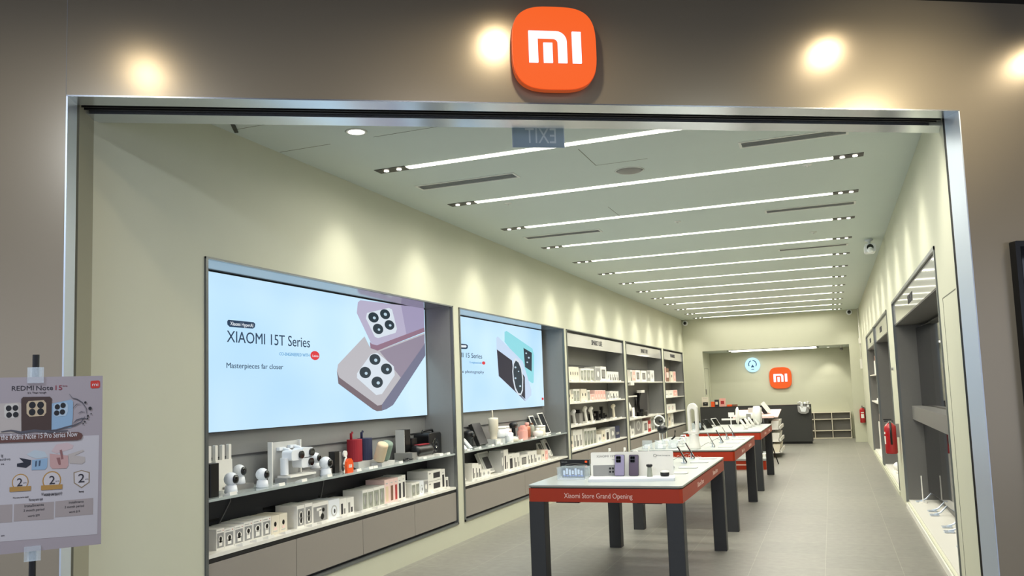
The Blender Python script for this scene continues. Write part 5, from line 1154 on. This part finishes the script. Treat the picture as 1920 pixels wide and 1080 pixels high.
for x, w_, h, c, lb in ((-3.07, .10, .14, 'orange', 'small orange box on the counter left end'), (-2.965, .11, .19, 'dark_card', 'dark green box between the orange and pink boxes'), (-2.81, .15, .22, 'pink', 'pink box on the counter')):
    m = MB(); m.box(-w_/2, w_/2, 0, .08, 0, h, c); m.box(-w_*.3, w_*.3, -.002, 0, h*.3, h*.7, {'orange': 'mi_edge', 'dark_card': 'cream', 'pink': 'red_box'}[c]); single(m, 'gift_box', lb, 'box', (x, 23.4, CZ))
for x, c, lb in ((-2.62, 'orange', 'low orange packet lying on the counter'), (-2.48, 'brown', 'low brown packet lying on the counter')):
    m = MB(); m.rbox(-.07, .07, -.05, .05, 0, .05, c, .02); single(m, 'packet', lb, 'packet', (x, 23.35, CZ))
t = thing('flower_bouquet', 'grey-white wrapped bouquet hanging on the counter corner', 'flowers', (-.72, 23.16, .80))
random.seed(5); m = MB()
for i in range(26): m.ball((random.uniform(-.13, .13), random.uniform(-.07, -.01), random.uniform(.12, .28)), random.uniform(.02, .04), random.choice(['white_cool', 'grey_light', 'grey_mid']), seg=8)
m.build('flowers', t)
m = MB(); m.prism([(-.15, .2), (.15, .2), (.12, .02), (.05, -.02), (-.07, -.01), (-.14, .04)], -.08, .0, 'grey_card', 'y'); m.prism([(-.1, .18), (.08, .16), (.04, .03), (-.06, .04)], -.09, -.08, 'white_cool', 'y'); m.build('wrapping', t)
t = thing('open_shelf', 'low open grey pigeonhole shelf against the recess back wall', 'shelf', (-.19, 25.3, 0))
m = MB(); m.box(-.62, .64, 0, .18, 0, .02, 'cream'); m.box(-.62, .64, 0, .18, .72, .74, 'cream')
for x in (-.62, -.34, .13, .62): m.box(x, x+.02, 0, .18, .02, .72, 'cream')
for z in (.21, .53): m.box(-.62, .64, 0, .18, z, z+.02, 'cream')
m.build('frame', t); m = MB(); m.box(-.6, .62, .17, .18, .02, .72, 'case_grey'); m.build('back_panel', t)

# right wall bay goods
for i, (y, z, w_, h, c, lb) in enumerate([(19.45, 1.70, .5, .30, 'white', 'white carton on the upper shelf of the farthest right bay'), (19.2, 2.0, .3, .10, 'copper', 'orange-brown rounded item on top of the white carton, right bay'), (19.3, 1.15, .6, .05, 'white', 'flat white item on the middle shelf of the right bay'), (19.0, 1.20, .2, .12, 'white', 'small white item on top of flat one, right bay'),
        (19.5, .1, .5, .60, 'white', 'tall white carton standing low in the farthest right bay, rear one'), (18.9, .1, .6, .78, 'pink_pale', 'tall pale pink carton standing low in the right bay'), (18.2, .1, .6, .66, 'white', 'tall white carton standing low in the right bay, front one')]):
    m = MB(); m.rbox(-w_/2, w_/2, -.11, .11, 0, h, c, .02 if c != 'copper' else .045); single(m, 'product_box', lb, 'box', (1.0, y, z), -90)
m = MB()
for p in ((0, 0, .08, .09), (-.18, .02, .06, .07), (.2, 0, .09, .08)): m.ball((p[0], 0, p[2]), p[3], 'white', .9, 12)
m.rbox(-.32, .35, -.08, .08, 0, .03, 'white', .03); m.prism([(-.05, .15), (-.02, .25), (.01, .16)], -.01, .01, 'white', 'y'); m.prism([(.02, .16), (.05, .25), (.08, .15)], -.01, .01, 'white', 'y')
single(m, 'robot_toy', 'white rounded gadgets lying on the floor ledge of the middle right bay', 'gadget', (.93, 14.9, ZK2+.025), -90)

# ================================================================ poster stand in the mall
PM = Matrix.Translation((-2.448, 2.283, 0)) @ Matrix.Rotation(R(49.5), 4, 'Z')
t = thing('poster_stand', 'poster on a black pole stand at the left edge before the shopfront', 'poster stand'); t.matrix_world = PM
m = MB(); m.box(-.425, 0, 0, .004, 1.092, 1.686, 'poster_paper'); pb = m.build('poster', t)
pm = MB(); tm = MB()
for s in ART_POSTER:
    L = -.0006*s[1]
    if s[0] == 'poly': pm.prism([(max(p[0], -.42), p[1]) for p in s[3]], L, L+.0005, 'print_'+s[2], 'y')
    elif s[0] == 'disc': pm.prism([(s[3][0]+s[4]*math.cos(i*math.pi/10), s[3][1]+s[5]*math.sin(i*math.pi/10)) for i in range(20)], L, L+.0005, 'print_'+s[2], 'y')
    else: tm.text(s[3], s[4], s[5], s[6]-s[4], s[7], 'print_'+s[2], L+.0005, .0005)
pm.build('printed_picture', pb); tm.build('lettering', pb)
m = MB(); m.cyl((-.21, .022, .02), .011, 1.745, 'black', seg=14); m.build('pole', t)
m = MB(); m.cyl((-.21, .022, 0), .17, .02, 'black', seg=32); m.build('base', t)
for z, zz in ((1.665, 1.72), (1.06, 1.11)):
    m = MB(); m.box(-.235, -.185, -.008, .036, z, zz, 'acrylic'); m.cyl((-.21, .022, z), .018, zz-z, 'acrylic', seg=14); m.build('clip', t)
